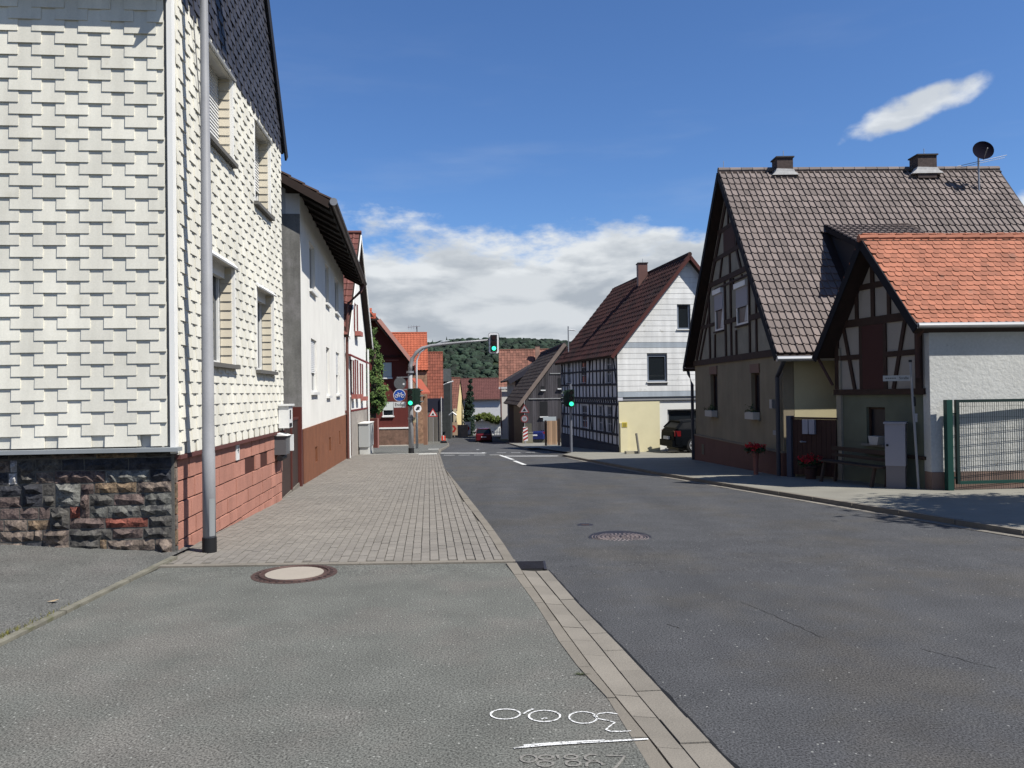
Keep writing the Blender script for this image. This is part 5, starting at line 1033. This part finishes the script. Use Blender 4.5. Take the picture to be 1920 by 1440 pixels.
for du in (-.125, .125):
    t.part('bicycle_symbol', MB().tube([FMs(du + .062 * math.cos(a), 1.50 + .062 * math.sin(a), .113) for a in [k * math.pi / 10 for k in range(21)]], .010, 5), wsg)
for a, b, c, d in ((-.125, 1.50, -.05, 1.59), (-.05, 1.59, .07, 1.59), (.07, 1.59, .0, 1.50), (.0, 1.50, -.125, 1.50), (.0, 1.50, -.06, 1.62), (.125, 1.50, .06, 1.63), (-.09, 1.625, -.03, 1.625), (.06, 1.63, .10, 1.64), (.0, 1.5, .0, 1.45)): t.part('bicycle_symbol', MB().tube([FMs(a, b, .113), FMs(c, d, .113)], .009, 5), wsg)
t = T('end_sign', 'small white plate reading Ende beneath the round bicycle sign', 'traffic sign', FMs(0, 1.15)); t.part('plate', MB().fbox(FMs, -.25, .25, 1.03, 1.26, .09, .10), M('sign_face_grey', (.62, .63, .62))); text(t, 'Ende', .17, FMs, -.03, 1.145, .102, blackp)
t = T('round_sign_back', 'grey back of a round sign above the bicycle sign', 'traffic sign', FMs(0, 2.04)); t.part('disc', MB().disc(FMs(.02, 2.02, .05), FMs.N, .25, .01, 32), M('sign_back_grey', (.10, .105, .11), rough=.6)); t.part('sticker', MB().disc(FMs(.17, 1.99, .062), FMs.N, .045, .003, 12), wsg); t.part('sign_edge', MB().fbox(FMs, -.12, .35, 2.26, 2.285, .02, .05), greym); t.part('sign_edge', MB().fbox(FMs, -.12, .35, 1.77, 1.79, .02, .05), greym)
t = T('round_route_sign', 'small tilted round white sign just right of the left signal mast', 'traffic sign', (-4.0, 33.2, 1.0)); FT = Fr((-4.0, 32.7), (1, .4), 1); t.part('disc', MB().disc(FT(.14, .98, 0), FT.N, .155, .01, 24), wsg); t.part('symbol', MB().beam(FT(.07, .92, .012), FT(.21, 1.04, .012), .09, FT.N, .003), blackp); t.part('symbol', MB().beam(FT(.10, 1.05, .012), FT(.20, .92, .012), .03, FT.N, .004), blackp)
t = T('overhead_signal', 'overhead signal with white bordered backboard showing green above the road', 'traffic light', (-.73, 33, 3.2)); FO = Fr((-.73, 33), (1, 0), 1)
def rrect(fr, w_, h_, r_, z, n_, k=6):
    P = []
    for cx, cz, a0 in ((w_ / 2 - r_, h_ / 2 - r_, 0), (-w_ / 2 + r_, h_ / 2 - r_, 90), (-w_ / 2 + r_, -h_ / 2 + r_, 180), (w_ / 2 - r_, -h_ / 2 + r_, 270)):
        for j in range(k + 1): a = rad(a0 + 90 * j / k); P.append(fr(cx + r_ * math.cos(a), z + cz + r_ * math.sin(a), n_))
    return P
t.part('backboard', MB().prism(rrect(FO, .44, .87, .09, 3.62, .0), FO.N * .02), M('backboard_black', (.02, .02, .022))); t.part('white_border', MB().prism(rrect(FO, .41, .84, .08, 3.62, .021), FO.N * .004), M('reflective_white', (.85, .85, .85), emit=None)); t.part('black_panel', MB().prism(rrect(FO, .27, .70, .03, 3.62, .026), FO.N * .004), blackp)
head(t, (.01, 3.62, .18), .26, .68, .14, FO, .085, visor=False)
zb = base(32)
t = T('signal_mast', 'slim signal mast with green light on the right before the timbered house', 'traffic light', (2.33, 32, zb)); FN = Fr((2.33, 32), (1, 0), 1)
t.part('pole', MB().tube([(2.33, 32, zb - .1), (2.33, 32, 1.9)], .055, 12), M('blue_grey_pole', (.14, .15, .18), rough=.5)); head(t, (.02, 1.32, .22), .24, .70, .16, FN, .085); head(t, (.1, 1.32, .2), .2, .66, .14, Fr((2.33, 32), (-.3, 1), -1), .075, lit=False)
t.part('side_head', MB().fbox(FN, -.27, -.1, 1.05, 1.6, -.1, .1), dgreen)
for zz in (1.18, 1.35, 1.52): t.part('visor', MB().fbox(FN, -.36, -.27, zz - .02, zz + .03, -.05, .08), MC['visor_grey'])
# lamp behind
zb = base(42)
t = T('street_lamp', 'slim pale street lamp with a curved arm behind the left signal mast', 'street lamp', (-5.0, 42, zb))
t.part('pole', MB().tube([(-5.03, 42, zb), (-5.0, 42, 3.0), (-4.97, 42, 3.35), (-4.8, 42, 3.75), (-4.4, 42, 4.02), (-3.7, 42, 4.22)], .055, 8, rs=[.07, .05, .045, .04, .035, .03]), M('pale_pole', (.6, .6, .6), rough=.5), smooth=True)
t.part('lamp_head', MB().tube([(-3.9, 42, 4.17), (-3.6, 42, 4.27), (-3.25, 42, 4.34)], .06, 8, rs=[.04, .075, .04]), M('lamp_head_grey', (.35, .37, .38), rough=.4))
#@@PART5


# ------------------------------------------------------------------ far left: red house, orange roofs, slate and yellow houses
def gable_house(name, label, P, d, sgn, Wd, dep, zb, ze, zr, wallm, tilem, ov=.25, vo=.2, tw=.35, tl=.4, nobj=0, holes=(), kind='pan', roofm=None, apex=None, cat='house', hidefar=False):
    """gable wall in the frame plane, ridge running inward"""
    fr = Fr(P, d, sgn); ap = apex if apex is not None else Wd / 2; t = T(name, label, cat, fr(Wd / 2, zb)); sl_ = (zr - ze) / ap; sr = (zr - ze) / (Wd - ap)
    mb = MB(); wall(mb, fr, [(0, zb), (Wd, zb), (Wd, ze), (ap, zr - .1), (0, ze)], list(holes), -.25, 0); t.part('gable_wall', mb, wallm)
    for u in (0, Wd - .25): t.part('side_wall', MB().fbox(fr, u, u + .25, zb, ze, -dep, -.251), wallm)
    mb = MB(); wall(mb, fr, [(0, zb), (Wd, zb), (Wd, ze), (ap, zr - .1), (0, ze)], [], -dep - .25, -dep - .001); t.part('gable_wall', mb, wallm)
    A, B, Cc, D_ = fr(-ov, ze - ov * sl_, vo), fr(-ov, ze - ov * sl_, -dep - vo - .2), fr(ap, zr, -dep - vo - .2), fr(ap, zr, vo)
    E_, F_ = fr(Wd + ov, ze - ov * sr, vo), fr(Wd + ov, ze - ov * sr, -dep - vo - .2)
    mb = MB(); mb.slab(A, B, Cc, D_, .12); mb.slab(E_, F_, Cc, D_, .12); t.part('roof', mb, roofm or wbrown)
    v_, f_ = tile_pan(tw, tl) if kind == 'pan' else tile_flat(tw, tl)
    t.pieces('roof_tile', v_, f_, lay(A, B, D_, tw, tl, jit=.004) + lay(E_, F_, D_, tw, tl, jit=.004), tilem, nobj, stuffname='roof_tiles')
    t.part('ridge_cap', MB().tube([D_ + V((0, 0, .04)), Cc + V((0, 0, .04))], .10, 6), tilem)
    return t, fr
redw = M('dark_red_boards', (.12, .022, .016), mot=.12, msc=1, vstreak=.1, rough=.8)
redt = M('bright_orange_tile', (.34, .08, .042), var=.2, mot=.1)
redh = [(5.60, 6.20, 2.72, 3.78), (5.55, 6.30, .05, 1.05)]
HR, fr = gable_house('red_house', 'dark red boarded house with half hipped roof and brick base at the junction', (-14.55, 55.13), (1, .12), 1, 7.3, 17, -3.6, 4.1, 8.6, redw, redt, ov=.5, vo=.9, tw=.4, tl=.45, holes=redh)
HR.part('stone_base', MB().fbox(fr, -.1, 7.35, -3.6, -.85, .001, .12), M('brown_stone_base', (.17, .10, .07), mot=.3, msc=2, fine=.2, fsc=6)); HR.part('base_cap', MB().fbox(fr, -.1, 7.4, -.85, -.75, .001, .16), white_tr); HR.part('base_kerb', MB().fbox(fr, -.1, 7.3, -3.6, -1.98, .121, .5), M('pale_kerb', (.4, .37, .32)))
HR.part('beam', MB().fbox(fr, 0, 7.3, 4.12, 4.28, .001, .08), M('maroon_beam', (.05, .012, .01))); HR.part('beam', MB().fbox(fr, 4.6, 6.7, 3.9, 3.98, .001, .1), M('faded_red', (.25, .08, .06)))
for (u0, u1, z0, z1) in redh: window(HR, fr, u0, u1, z0, z1, -.08, pvc, .05, shutter=.9 if z0 > 1 else .6, shm=M('white_slats', (.62, .64, .6)), sillm=white_tr, sn=.12, sz=.08, box=.0, slats=z0 > 1)
hipA, hipB, hipC = fr(3.65 - 1.75, 6.75, .95), fr(3.65 + 1.75, 6.75, .95), fr(3.65, 8.72, -1.2)
HR.part('half_hip', MB().prism([hipA, hipB, hipC], (0, 0, -.1)), wbrown)
v_, f_ = tile_pan(.3, .3); HR.pieces('hip_tile', v_, f_, lay(hipA, hipB, hipA + (hipC - (hipA + hipB) / 2), .3, .3, clip=lambda x, y, W, H: abs(x - W / 2) < (1 - y / H) * W / 2), redt, 60)
HR.part('verge_board', MB().beam(fr(7.8, 3.55, .91), fr(5.4, 6.7, .91), .25, fr.N, .04), M('pale_pink_verge', (.5, .25, .2)))
# street side of the red house: porch roof and corner timbers
HR.part('porch_roof', MB().hexa([(-7.25, 58, 2.6), (-7.25, 64, 2.6), (-6.55, 64, 1.55), (-6.55, 58, 1.55), (-7.25, 58, 2.72), (-7.25, 64, 2.72), (-6.55, 64, 1.67), (-6.55, 58, 1.67)]), redt)
HR.part('corner_post', MB().box((-6.75, 62, -.8), (.3, .3, 4.3)), M('tan_timber', (.30, .17, .11), mot=.2)); HR.part('corner_post', MB().box((-7.3, 57.8, -.9), (.2, .6, 3.8)), wbrown)
brk = M('tan_brick_wall', (.32, .19, .12), mot=.35, msc=3, fine=.2, fsc=8)
orb = M('orange_roof_tile', (.36, .095, .048), var=.1, mot=.08)
HO, fo = gable_house('orange_roofed_house', 'house with a plain bright orange roof and tan brick gable behind the red house', (-7.85, 74), (-.118, 1), 1, 8, 8, -3.8, 3.9, 7.45, brk, orb, ov=.2, vo=.1, tw=.3, tl=.35)
t = T('roof_antenna', 'television antenna on the plain bright orange roof', 'antenna', (-9.3, 78, 7.4)); t.part('mast', MB().tube([(-9.2, 78, 7.3), (-9.2, 78, 8.1)], .04, 6), blackp); t.part('boom', MB().tube([(-10.1, 78, 8.05), (-8.9, 78, 8.15)], .025, 6), greym)
for k in range(4): t.part('element', MB().tube([(-10.0 + k * .25, 78, 7.85), (-10.0 + k * .25, 78, 8.25)], .018, 5), greym)
HT, ft = gable_house('tiled_barn', 'tall barn with a red pantile roof and grey vertical boards below', (-7.65, 85), (-.088, 1), 1, 7, 10, -3.9, 1.2, 6.05, M('grey_boards', (.22, .21, .20), mot=.15, vstreak=.2), M('red_pantile', (.20, .06, .036), var=.2), ov=.15, vo=.35, tw=.27, tl=.42, nobj=60)
for k in range(9): HT.part('board', MB().box((-9.4 + k * .21, 84.72, -2.2), (.20, .05, 3.6)), M('grey_board_single', (.20, .185, .165), var=.25, vstreak=.2))
HT.part('eave_shade', MB().box((-8.3, 84.7, .35), (2.0, .08, 1.4)), M('blue_eave_shade', (.02, .022, .04)))  # dark blue sheet paints the shade on the wall below the eave
HT.part('downpipe', MB().tube([(-7.5, 84.5, 1.2), (-7.5, 84.5, -3.4)], .05, 6), M('pale_pipe', (.5, .5, .5)))
sh = T('slate_house', 'narrow dark slate clad house behind the red pantile barn', 'house', (-7.6, 97, -3.9)); dkl = M('dark_slates', (.04, .045, .045), mot=.2, msc=3, fine=.2, fsc=10)
sh.part('wall', MB().box((-9.5, 99, -.5), (3.9, 3, 7)), dkl); sh.part('roof', MB().prism([(-11.5, 97.4, 3), (-11.5, 100.6, 3), (-11.5, 99, 4.6)], (3.95, 0, 0)), dkl); sh.part('canopy', MB().tube([(-7.6, 96.6, -1.1), (-7.2, 96.4, -.75), (-6.8, 96.6, -1.1)], .12, 6), white_tr)
yel = M('yellow_render', (.72, .58, .30), mot=.05)
HY, fy = gable_house('yellow_house', 'pale yellow gabled house with a brown tiled roof at the bend', (-7.28, 104), (.41, 8), 1, 8, 9, -5, -.45, 3.6, yel, M('brown_red_tile', (.17, .07, .05), var=.2), ov=.25, vo=.12, tw=.3, tl=.42, nobj=60)
HY.part('dark_barn_door', MB().box((-8.6, 103.8, -2.6), (1.9, .1, 3.6)), M('dark_purple_brown', (.05, .025, .022))); HY.part('corner_pier', MB().box((-7.45, 103.75, -2.3), (.4, .3, 3.7)), M('pale_yellow_pier', (.6, .5, .34)))
HY.part('garden_wall', MB().box((-6.55, 103.5, -3.35), (1.5, .3, 1.6)), M('tan_wall', (.4, .27, .18), mot=.2))
# middle far house, retaining wall, hedge
HM, fm = gable_house('brown_roofed_house', 'long low white house with a plain brown roof across the end of the street', (-1.6, 121), (0, 1), 1, 8.5, 9, -5.2, .8, 3.75, M('bluish_white_wall', (.62, .62, .62), mot=.04), M('brown_roof', (.11, .042, .036), var=.07, mot=.08), ov=.35, vo=.15, tw=.35, tl=.4)
HM.part('window', MB().box((-6.5, 120.8, -.6), (.9, .1, 1.3)), blackp); HM.part('window_frame', MB().box((-6.15, 120.72, -.6), (.12, .1, 1.3)), pvc); HM.part('eave_board', MB().box((-4.5, 120.6, .55), (6.2, .12, .18)), M('eave_brown', (.10, .05, .04)))
rwl = T('retaining_wall', 'bright white retaining wall under the hedge at the bend', 'wall', (-3.6, 114, -4.6)); rwl.part('wall', MB().prism([(-5.7, 114, -5.2), (-1.45, 114, -5.2), (-1.45, 114, -1.6), (-3.2, 114, -2.2), (-5.7, 114, -2.6)], (0, .4, 0)), M('white_wash', (.80, .80, .77), mot=.05))
def plant(name, label, cat, blobs, mat, size, trunk=None, tm=None):
    t = T(name, label, cat, trunk[0] if trunk else blobs[0][0]); mb = MB()
    for (c, r_, n_, sq) in blobs: leafcloud(mb, c, r_, n_, size, sq)
    t.part('leaves', mb, mat, kind='stuff')
    if trunk: t.part('trunk', MB().tube(trunk, .15, 8, rs=[.2] * (len(trunk) - 1) + [.08]), tm or bark)
    return t
hedge_m = M('hedge_leaf', (.085, .11, .02), var=.45); ivym = M('ivy_leaf', (.075, .125, .03), var=.55); cyp = M('cypress_leaf', (.012, .028, .016), var=.5)
plant('hedge', 'rounded olive green hedge on top of the white retaining wall', 'hedge', [((-5.0 + k * .55, 113.9, -2.05 + .28 * math.sin(k * .8 + .4)), .62, 1400, .75) for k in range(7)], hedge_m, .12)
plant('cypress', 'narrow dark cypress standing left of the white end wall', 'tree', [((-6.1 + .05 * k, 110, -3.6 + k * .85), .95 - k * .09, 1700, 1.1) for k in range(9)], cyp, .12, [(-6.1, 110, -5), (-6.05, 110, -1), (-5.7, 110, 3)])
plant('pine', 'dark pine rising above the roofs before the wooded hill', 'tree', [((-12.9, 150, -1 + k * 1.5), 1.7 - k * .2, 400, .8) for k in range(7)], M('pine_leaf', (.014, .030, .016), var=.4), .25, [(-12.9, 150, -6), (-12.9, 150, 8)])
plant('climbing_ivy', 'tall leafy creeper spilling forward at the red house wall', 'climbing plant', [((-9.25 + .06 * k + R.uniform(-.1, .1), 52.5, 5.5 - k * .75), .48 + .07 * k, 700, 1.0) for k in range(6)] + [((-8.65, 52.3, 1.5), .72, 1300, .9), ((-8.8, 52.3, .8), .6, 700, .8)], ivym, .085, [(-9.2, 52.6, -1.9), (-9.1, 52.6, 2), (-9.0, 52.6, 5)])
plant('small_shrub', 'small pale green shrub on the red brick gate pier', 'shrub', [((-8.55, 48.5, .0), .3, 220, 1.0)], M('pale_leaf', (.14, .16, .07), var=.4), .06)
gp = T('brick_gate_pier', 'narrow dark red brick pier between the white house and the red house', 'gate pier', (-8.2, 47.5, -1.6)); gp.part('pier', MB().box((-8.25, 47.5, -.95), (.55, .5, 2.2)), M('maroon_brick', (.13, .035, .025), mot=.15, fine=.2, fsc=15)); gp.part('edge', MB().box((-7.95, 47.3, -.95), (.05, .1, 2.2)), M('pink_edge', (.4, .2, .17)))
# right: barn, house behind, far tiled house
bwd = M('weathered_boards', (.065, .06, .066), var=.4, vstreak=.3, rough=.9); dkt = M('dark_old_tile', (.05, .042, .042), var=.3)
HB, fb = gable_house('boarded_barn', 'weathered barn with dark vertical boards and a long timber verge', (.95, 66), (1, .09), 1, 6.9, 15, -3.4, 1.05, 5.5, M('barn_dark', (.02, .018, .018)), dkt, ov=.45, vo=.35, tw=.5, tl=.42, nobj=80)
k = 0; u = .0; 
while u < 6.9:
    zt_ = 1.05 + min(u + .08, 6.9 - u - .08) * 1.29 - .15; w_ = R.uniform(.13, .19)
    HB.part('board', MB().fbox(fb, u, min(6.9, u + w_ - .012), -2.3, zt_, .001, .025 + R.uniform(0, .02)), bwd); u += w_
HB.part('plaster_base', MB().fbox(fb, -.01, .62, -3.3, -1.0, .001, .06), M('olive_grey_plaster', (.10, .095, .07), mot=.2)); HB.part('base', MB().fbox(fb, .0, 6.9, -3.3, -2.3, .001, .08), M('olive_grey_plaster', (.10, .095, .07)))
HB.part('verge_timber', MB().beam(fb(-.5, .40, .36), fb(3.45, 5.5, .36), .30, fb.N, .06), M('greyish_brown_verge', (.20, .155, .13), mot=.15, vstreak=.1))
for (a, b, c, d) in ((1.35, -.45, 1.95, .78), (1.45, 1.75, 1.75, 2.05), (2.85, 1.85, 3.25, 2.7)): o = HB.part('window', MB().fbox(fb, a, c, b, d, .046, .06), blackp); HB.part('sill', MB().fbox(fb, a - .05, c + .05, b - .09, b, .046, .2), pvc, sub=o)
for z_ in (.98, 3.05): HB.part('rail', MB().fbox(fb, .4 if z_ < 2 else 2.2, 3.6, z_, z_ + .07, .046, .1), M('grey_rail', (.3, .3, .3)))
HB.part('wide_door', MB().fbox(fb, -.02, -.0, -3.3, 1.0, -9, -.5), blackp)
HK, fk = gable_house('grey_barn', 'grey plastered barn with a low pitched dark roof behind the boarded barn', (.35, 82), (1, .09), 1, 9.8, 10, -4, 3.2, 6.0, M('grey_plaster', (.35, .35, .34), mot=.1), dkt, ov=.75, vo=.5, tw=.5, tl=.45)
fk_b = HK.part('barge_board', MB().beam(fk(-.75, 2.62, .52), fk(4.9, 5.85, .52), .5, fk.N, .06), M('blue_black_board', (.03, .03, .045)))
HK.part('wall_strip', MB().fbox(fk, -.02, .55, -4, 2.7, .002, .03), M('mauve_plaster', (.10, .085, .09)))
HF, ff = gable_house('far_tiled_house', 'far white house with an orange brown pantile roof and brick chimney', (-1.45, 96), (0, 1), -1, 8.6, 12, -4.8, 2.3, 6.85, M('far_white_wall', (.68, .66, .62)), M('orange_brown_pantile', (.18, .08, .056), var=.3), ov=.1, vo=.15, tw=.36, tl=.45, nobj=120)
HF.part('eave_board', MB().box((1.5, 95.7, 2.1), (6.2, .15, .25)), M('white_eave', (.6, .6, .6))); HF.part('downpipe', MB().tube([(-1.35, 95.7, 2.2), (-1.35, 95.7, -3.5)], .09, 6), M('mauve_pipe', (.12, .06, .06)))
chimney(HF, 3.2, 98.7, .55, .55, 5.2, 7.2, flash=False, rod=False, mat=M('brick_pale', (.32, .2, .15), mot=.2))
# gate boards, walls and fence near the barn
t = T('wooden_gate_leaf', 'open gate leaf of warm tan vertical boards before the barn', 'gate', (2.2, 46, -1.5)); zg = base(46)
for k in range(6): t.part('board', MB().box((2.02 + k * .098, 46, zg + .72 + .02), (.09, .04, 1.38)), M('tan_board', (.45, .29, .18), var=.3, vstreak=.2))
t.part('rail', MB().box((2.27, 46.05, zg + 1.2), (.62, .04, .08)), wbrown); t.part('rail', MB().box((2.27, 46.05, zg + .3), (.62, .04, .08)), wbrown); t.part('post', MB().box((2.66, 46.1, zg + .75), (.14, .14, 1.6)), wbrown); t.part('sheet', MB().box((2.15, 46.3, zg + 1.52), (.75, .05, .26)), M('pale_sheet', (.45, .50, .52)))
t.part('post', MB().box((1.90, 46.1, zg + .7), (.12, .12, 1.5)), wbrown)
t = T('low_wall', 'low olive plastered wall behind the striped beacon', 'wall', (1.2, 62, -2.4)); t.part('wall', MB().box((1.15, 62, base(62) + .30), (.8, .25, 1.0)), M('wall_olive', (.25, .23, .16), mot=.15)); t.part('cap', MB().box((1.15, 62, base(62) + .83), (.86, .3, .06)), M('cap_grey', (.2, .19, .15)))
zs = base(60)
t = T('warning_sign_post', 'post with a grey backed triangle sign and round 30 sign by the barn', 'traffic sign', (.9, 60, zs)); FP = Fr((.9, 60), (1, 0), 1)
t.part('post', MB().tube([(.9, 60, zs), (.9, 60, .95)], .03, 8), greyp); tri = lambda c, r_, n_: [FP(r_ * math.cos(rad(90 + 120 * k)), c + r_ * math.sin(rad(90 + 120 * k)), n_) for k in range(3)]
t.part('triangle', MB().prism(tri(.25, .44, .04), FP.N * .01), M('sign_dim_red', (.20, .03, .03))); t.part('triangle_face', MB().prism(tri(.25, .32, .051), FP.N * .004), M('sign_dim_white', (.30, .30, .32))); t.part('symbol', MB().prism(tri(.23, .15, .056), FP.N * .004), blackp)
t.part('disc', MB().disc(FP(0, -.42, .04), FP.N, .28, .01, 24), MC['sign_dim_red']); t.part('disc_face', MB().disc(FP(0, -.42, .051), FP.N, .21, .004, 24), MC['sign_dim_white']); text(t, '30', .24, FP, 0, -.42, .057, blackp)
t = T('striped_beacon', 'red and white diagonally striped beacon board by the barn', 'beacon', (.95, 59.5, zs)); FQ = Fr((.95, 59.6), (1, 0), 1)
t.part('board', MB().fbox(FQ, -.17, .17, -2.05, -1.02, 0, .02), M('beacon_white', (.75, .73, .72)))
for k in range(4): t.part('stripe', MB().prism([FQ(-.17, -2.05 + k * .27, .022), FQ(.17, -1.95 + k * .27 + .08, .022), FQ(.17, -1.80 + k * .27 + .08 if k < 3 else -1.02, .022), FQ(-.17, -1.92 + k * .27, .022)], FQ.N * .003), M('beacon_red', (.35, .02, .02)))
t.part('foot', MB().tube([FQ(0, -2.05, .01), FQ(0, zs, .01)], .03, 6), greyp)
# black gate / fence at the far right of the road, picket fence
t = T('picket_fence', 'low white picket fence in shade beyond the red car', 'fence', (-1.2, 92, -3.7))
for k in range(9): t.part('picket', MB().box((-2.1 + k * .2, 92, base(92) + .7), (.08, .04, 1.0)), pvc)
t.part('rail', MB().box((-1.3, 92.05, base(92) + .75), (1.9, .04, .07)), pvc)
# curve chevrons
chw = M('chevron_white', (.75, .72, .70)); chr_ = M('chevron_red', (.40, .03, .02))
for k, (x, y, lb_) in enumerate(((-8.55, 98, 'first chevron board from the left at the bend'), (-7.35, 101, 'middle chevron board before the yellow house'), (-5.9, 105, 'chevron board beside the white planks at the bend'))):
    z = base(y); fc_ = Fr((x, y), (1, 0), 1); t = T('chevron_sign', lb_, 'traffic sign', (x, y, z), 'red and white chevron boards at the bend')
    t.part('board', MB().fbox(fc_, -.4, .4, z + .25, z + 1.9, 0, .03), chw if k != 1 else M('chevron_tan', (.45, .32, .22)))
    t.part('chevron', MB().prism([fc_(-.3, z + 1.5, .032), fc_(.0, z + 1.5, .032), fc_(.28, z + 1.08, .032), fc_(.0, z + .62, .032), fc_(-.3, z + .62, .032), fc_(-.02, z + 1.08, .032)], fc_.N * .004), chr_); t.part('post', MB().tube([fc_(0, z, .0), fc_(0, z + .3, .0)], .04, 6), greyp)
for k, (x, y) in enumerate(((-6.55, 76), (-6.85, 79), (-7.1, 82))):
    z = base(y); t = T('traffic_barrier', ['nearest red and white barrier board at the left kerb', 'second red and white barrier board at the left kerb', 'third red and white barrier board at the left kerb'][k], 'barrier', (x, y, z), 'orange barrier boards at the left kerb')
    t.part('board', MB().box((x, y, z + .45), (.34, .05, .42)), M('barrier_red', (.75, .06, .02))); t.part('foot', MB().box((x, y, z + .07), (.6, .3, .14)), blackp); t.part('stripe', MB().box((x, y - .03, z + .5), (.07, .02, .42)), chw)
t = T('warning_triangle', 'red bordered warning triangle on a slim post before the grey boards', 'traffic sign', (-7.7, 78, -3.3)); FW = Fr((-7.75, 78), (1, 0), 1); zz = base(78)
t.part('post', MB().tube([(-7.75, 78, zz), (-7.75, 78, 0)], .035, 6), greyp); tri2 = lambda r_, n_: [FW(r_ * math.cos(rad(90 + 120 * k)), -.42 + r_ * math.sin(rad(90 + 120 * k)), n_) for k in range(3)]
t.part('triangle', MB().prism(tri2(.55, .03), FW.N * .01), M('sign_red', (.5, .03, .03))); t.part('triangle_face', MB().prism(tri2(.38, .041), FW.N * .004), wsg); t.part('symbol', MB().prism([FW(-.16, -.56, .046), FW(.14, -.56, .046), FW(.02, -.30, .046)], FW.N * .004), blackp)
t = T('street_lamp', 'far street lamp reaching over the brown tiled roof', 'street lamp', (-8.6, 90, base(90))); t.part('pole', MB().tube([(-8.7, 90, base(90)), (-8.7, 90, 1.9), (-8.4, 90, 2.25), (-7.3, 90, 2.7)], .05, 6), M('pale_pole', (.6, .6, .6))); t.part('lamp_head', MB().tube([(-7.3, 90, 2.7), (-6.6, 90, 2.9)], .09, 6), pvc)
# concrete hardstanding beyond
# ------------------------------------------------------------------ wooded hill
hz = lambda x, y: -9 + 57 * sst(430, 800, y) * (1 - .16 * sst(-40, -260, x)) + 3.5 * noise.noise(V((x / 90, y / 90, 1))) * sst(430, 700, y) - 1.5 * sst(0, 160, x)
hb = MB(); gx = [-900 + 45 * k for k in range(41)]; gy = [400 + 30 * k for k in range(24)]
for a in range(40):
    for b in range(23): hb.poly([(gx[a], gy[b], hz(gx[a], gy[b])), (gx[a + 1], gy[b], hz(gx[a + 1], gy[b])), (gx[a + 1], gy[b + 1], hz(gx[a + 1], gy[b + 1])), (gx[a], gy[b + 1], hz(gx[a], gy[b + 1]))])
struct('hill', hb, M('hill_floor', (.02, .035, .012)))
import bmesh
rf = random.Random(5); crowns = []
for q in range(4):
    bm_ = bmesh.new(); bmesh.ops.create_icosphere(bm_, subdivisions=2, radius=1)
    for v in bm_.verts: v.co *= 1 + .28 * noise.noise(v.co * 2.1 + V((q * 7, 0, 0))) + rf.uniform(-.16, .16); v.co.z *= .95
    bm_.verts.ensure_lookup_table(); crowns.append((np.array([v.co[:] for v in bm_.verts]), [tuple(v.index for v in f.verts) for f in bm_.faces])); bm_.free()
cone = ([(math.cos(k * 1.0472) * r_, math.sin(k * 1.0472) * r_, z_) for z_, r_ in ((-1, .9), (-.2, .55), (.6, .3)) for k in range(6)] + [(0, 0, 1.6)], [tuple([l_ * 6 + k, l_ * 6 + (k + 1) % 6, (l_ + 1) * 6 + (k + 1) % 6, (l_ + 1) * 6 + k]) for l_ in range(2) for k in range(6)] + [(12 + k, 12 + (k + 1) % 6, 18) for k in range(6)])
VV = []; FF = []; off = 0
for k in range(7500):
    y = rf.uniform(470, 812); x = rf.uniform(-210, 190) if k % 6 else rf.uniform(-600, 600); z = hz(x, y); sc_ = rf.choice((1.8, 2.4, 3.0, 3.8)) * rf.uniform(.8, 1.15); con = y > 740 and rf.random() < .06
    vv, ff = (np.array(cone[0]), cone[1]) if con else crowns[k % 4]
    a = rf.uniform(0, 6.28); Rm = np.array([[math.cos(a), -math.sin(a), 0], [math.sin(a), math.cos(a), 0], [0, 0, 1]]); S_ = np.array([sc_ * (.6 if con else 1), sc_ * (.6 if con else 1), sc_ * (1.0 if con else .9)])
    VV.append((vv * S_) @ Rm.T + np.array([x, y, z + sc_ * .7])); FF += [tuple(off + i for i in f) for f in ff]; off += len(vv)
me = bpy.data.meshes.new('forest'); me.from_pydata(np.concatenate(VV).tolist(), [], FF); me.materials.append(M('forest_leaf', (.014, .028, .015), var=.55, fine=.5, fsc=.9, mot=.25, msc=.02)); fo_ = bpy.data.objects.new('forest', me); COL.objects.link(fo_); fo_['kind'] = 'stuff'
# nearer belt of trees between the last houses and the hill
mb = MB()
for k in range(26): x = -62 + k * 5 + R.uniform(-1, 1); leafcloud(mb, (x, 190 + R.uniform(-5, 5), -7 + R.uniform(3.2, 5.0)), 4.2, 420, .5, .8)
o = bpy.data.objects.new('tree_belt', mesh('tree_belt', mb, M('belt_leaf', (.018, .038, .014), var=.45))); COL.objects.link(o); o['kind'] = 'stuff'
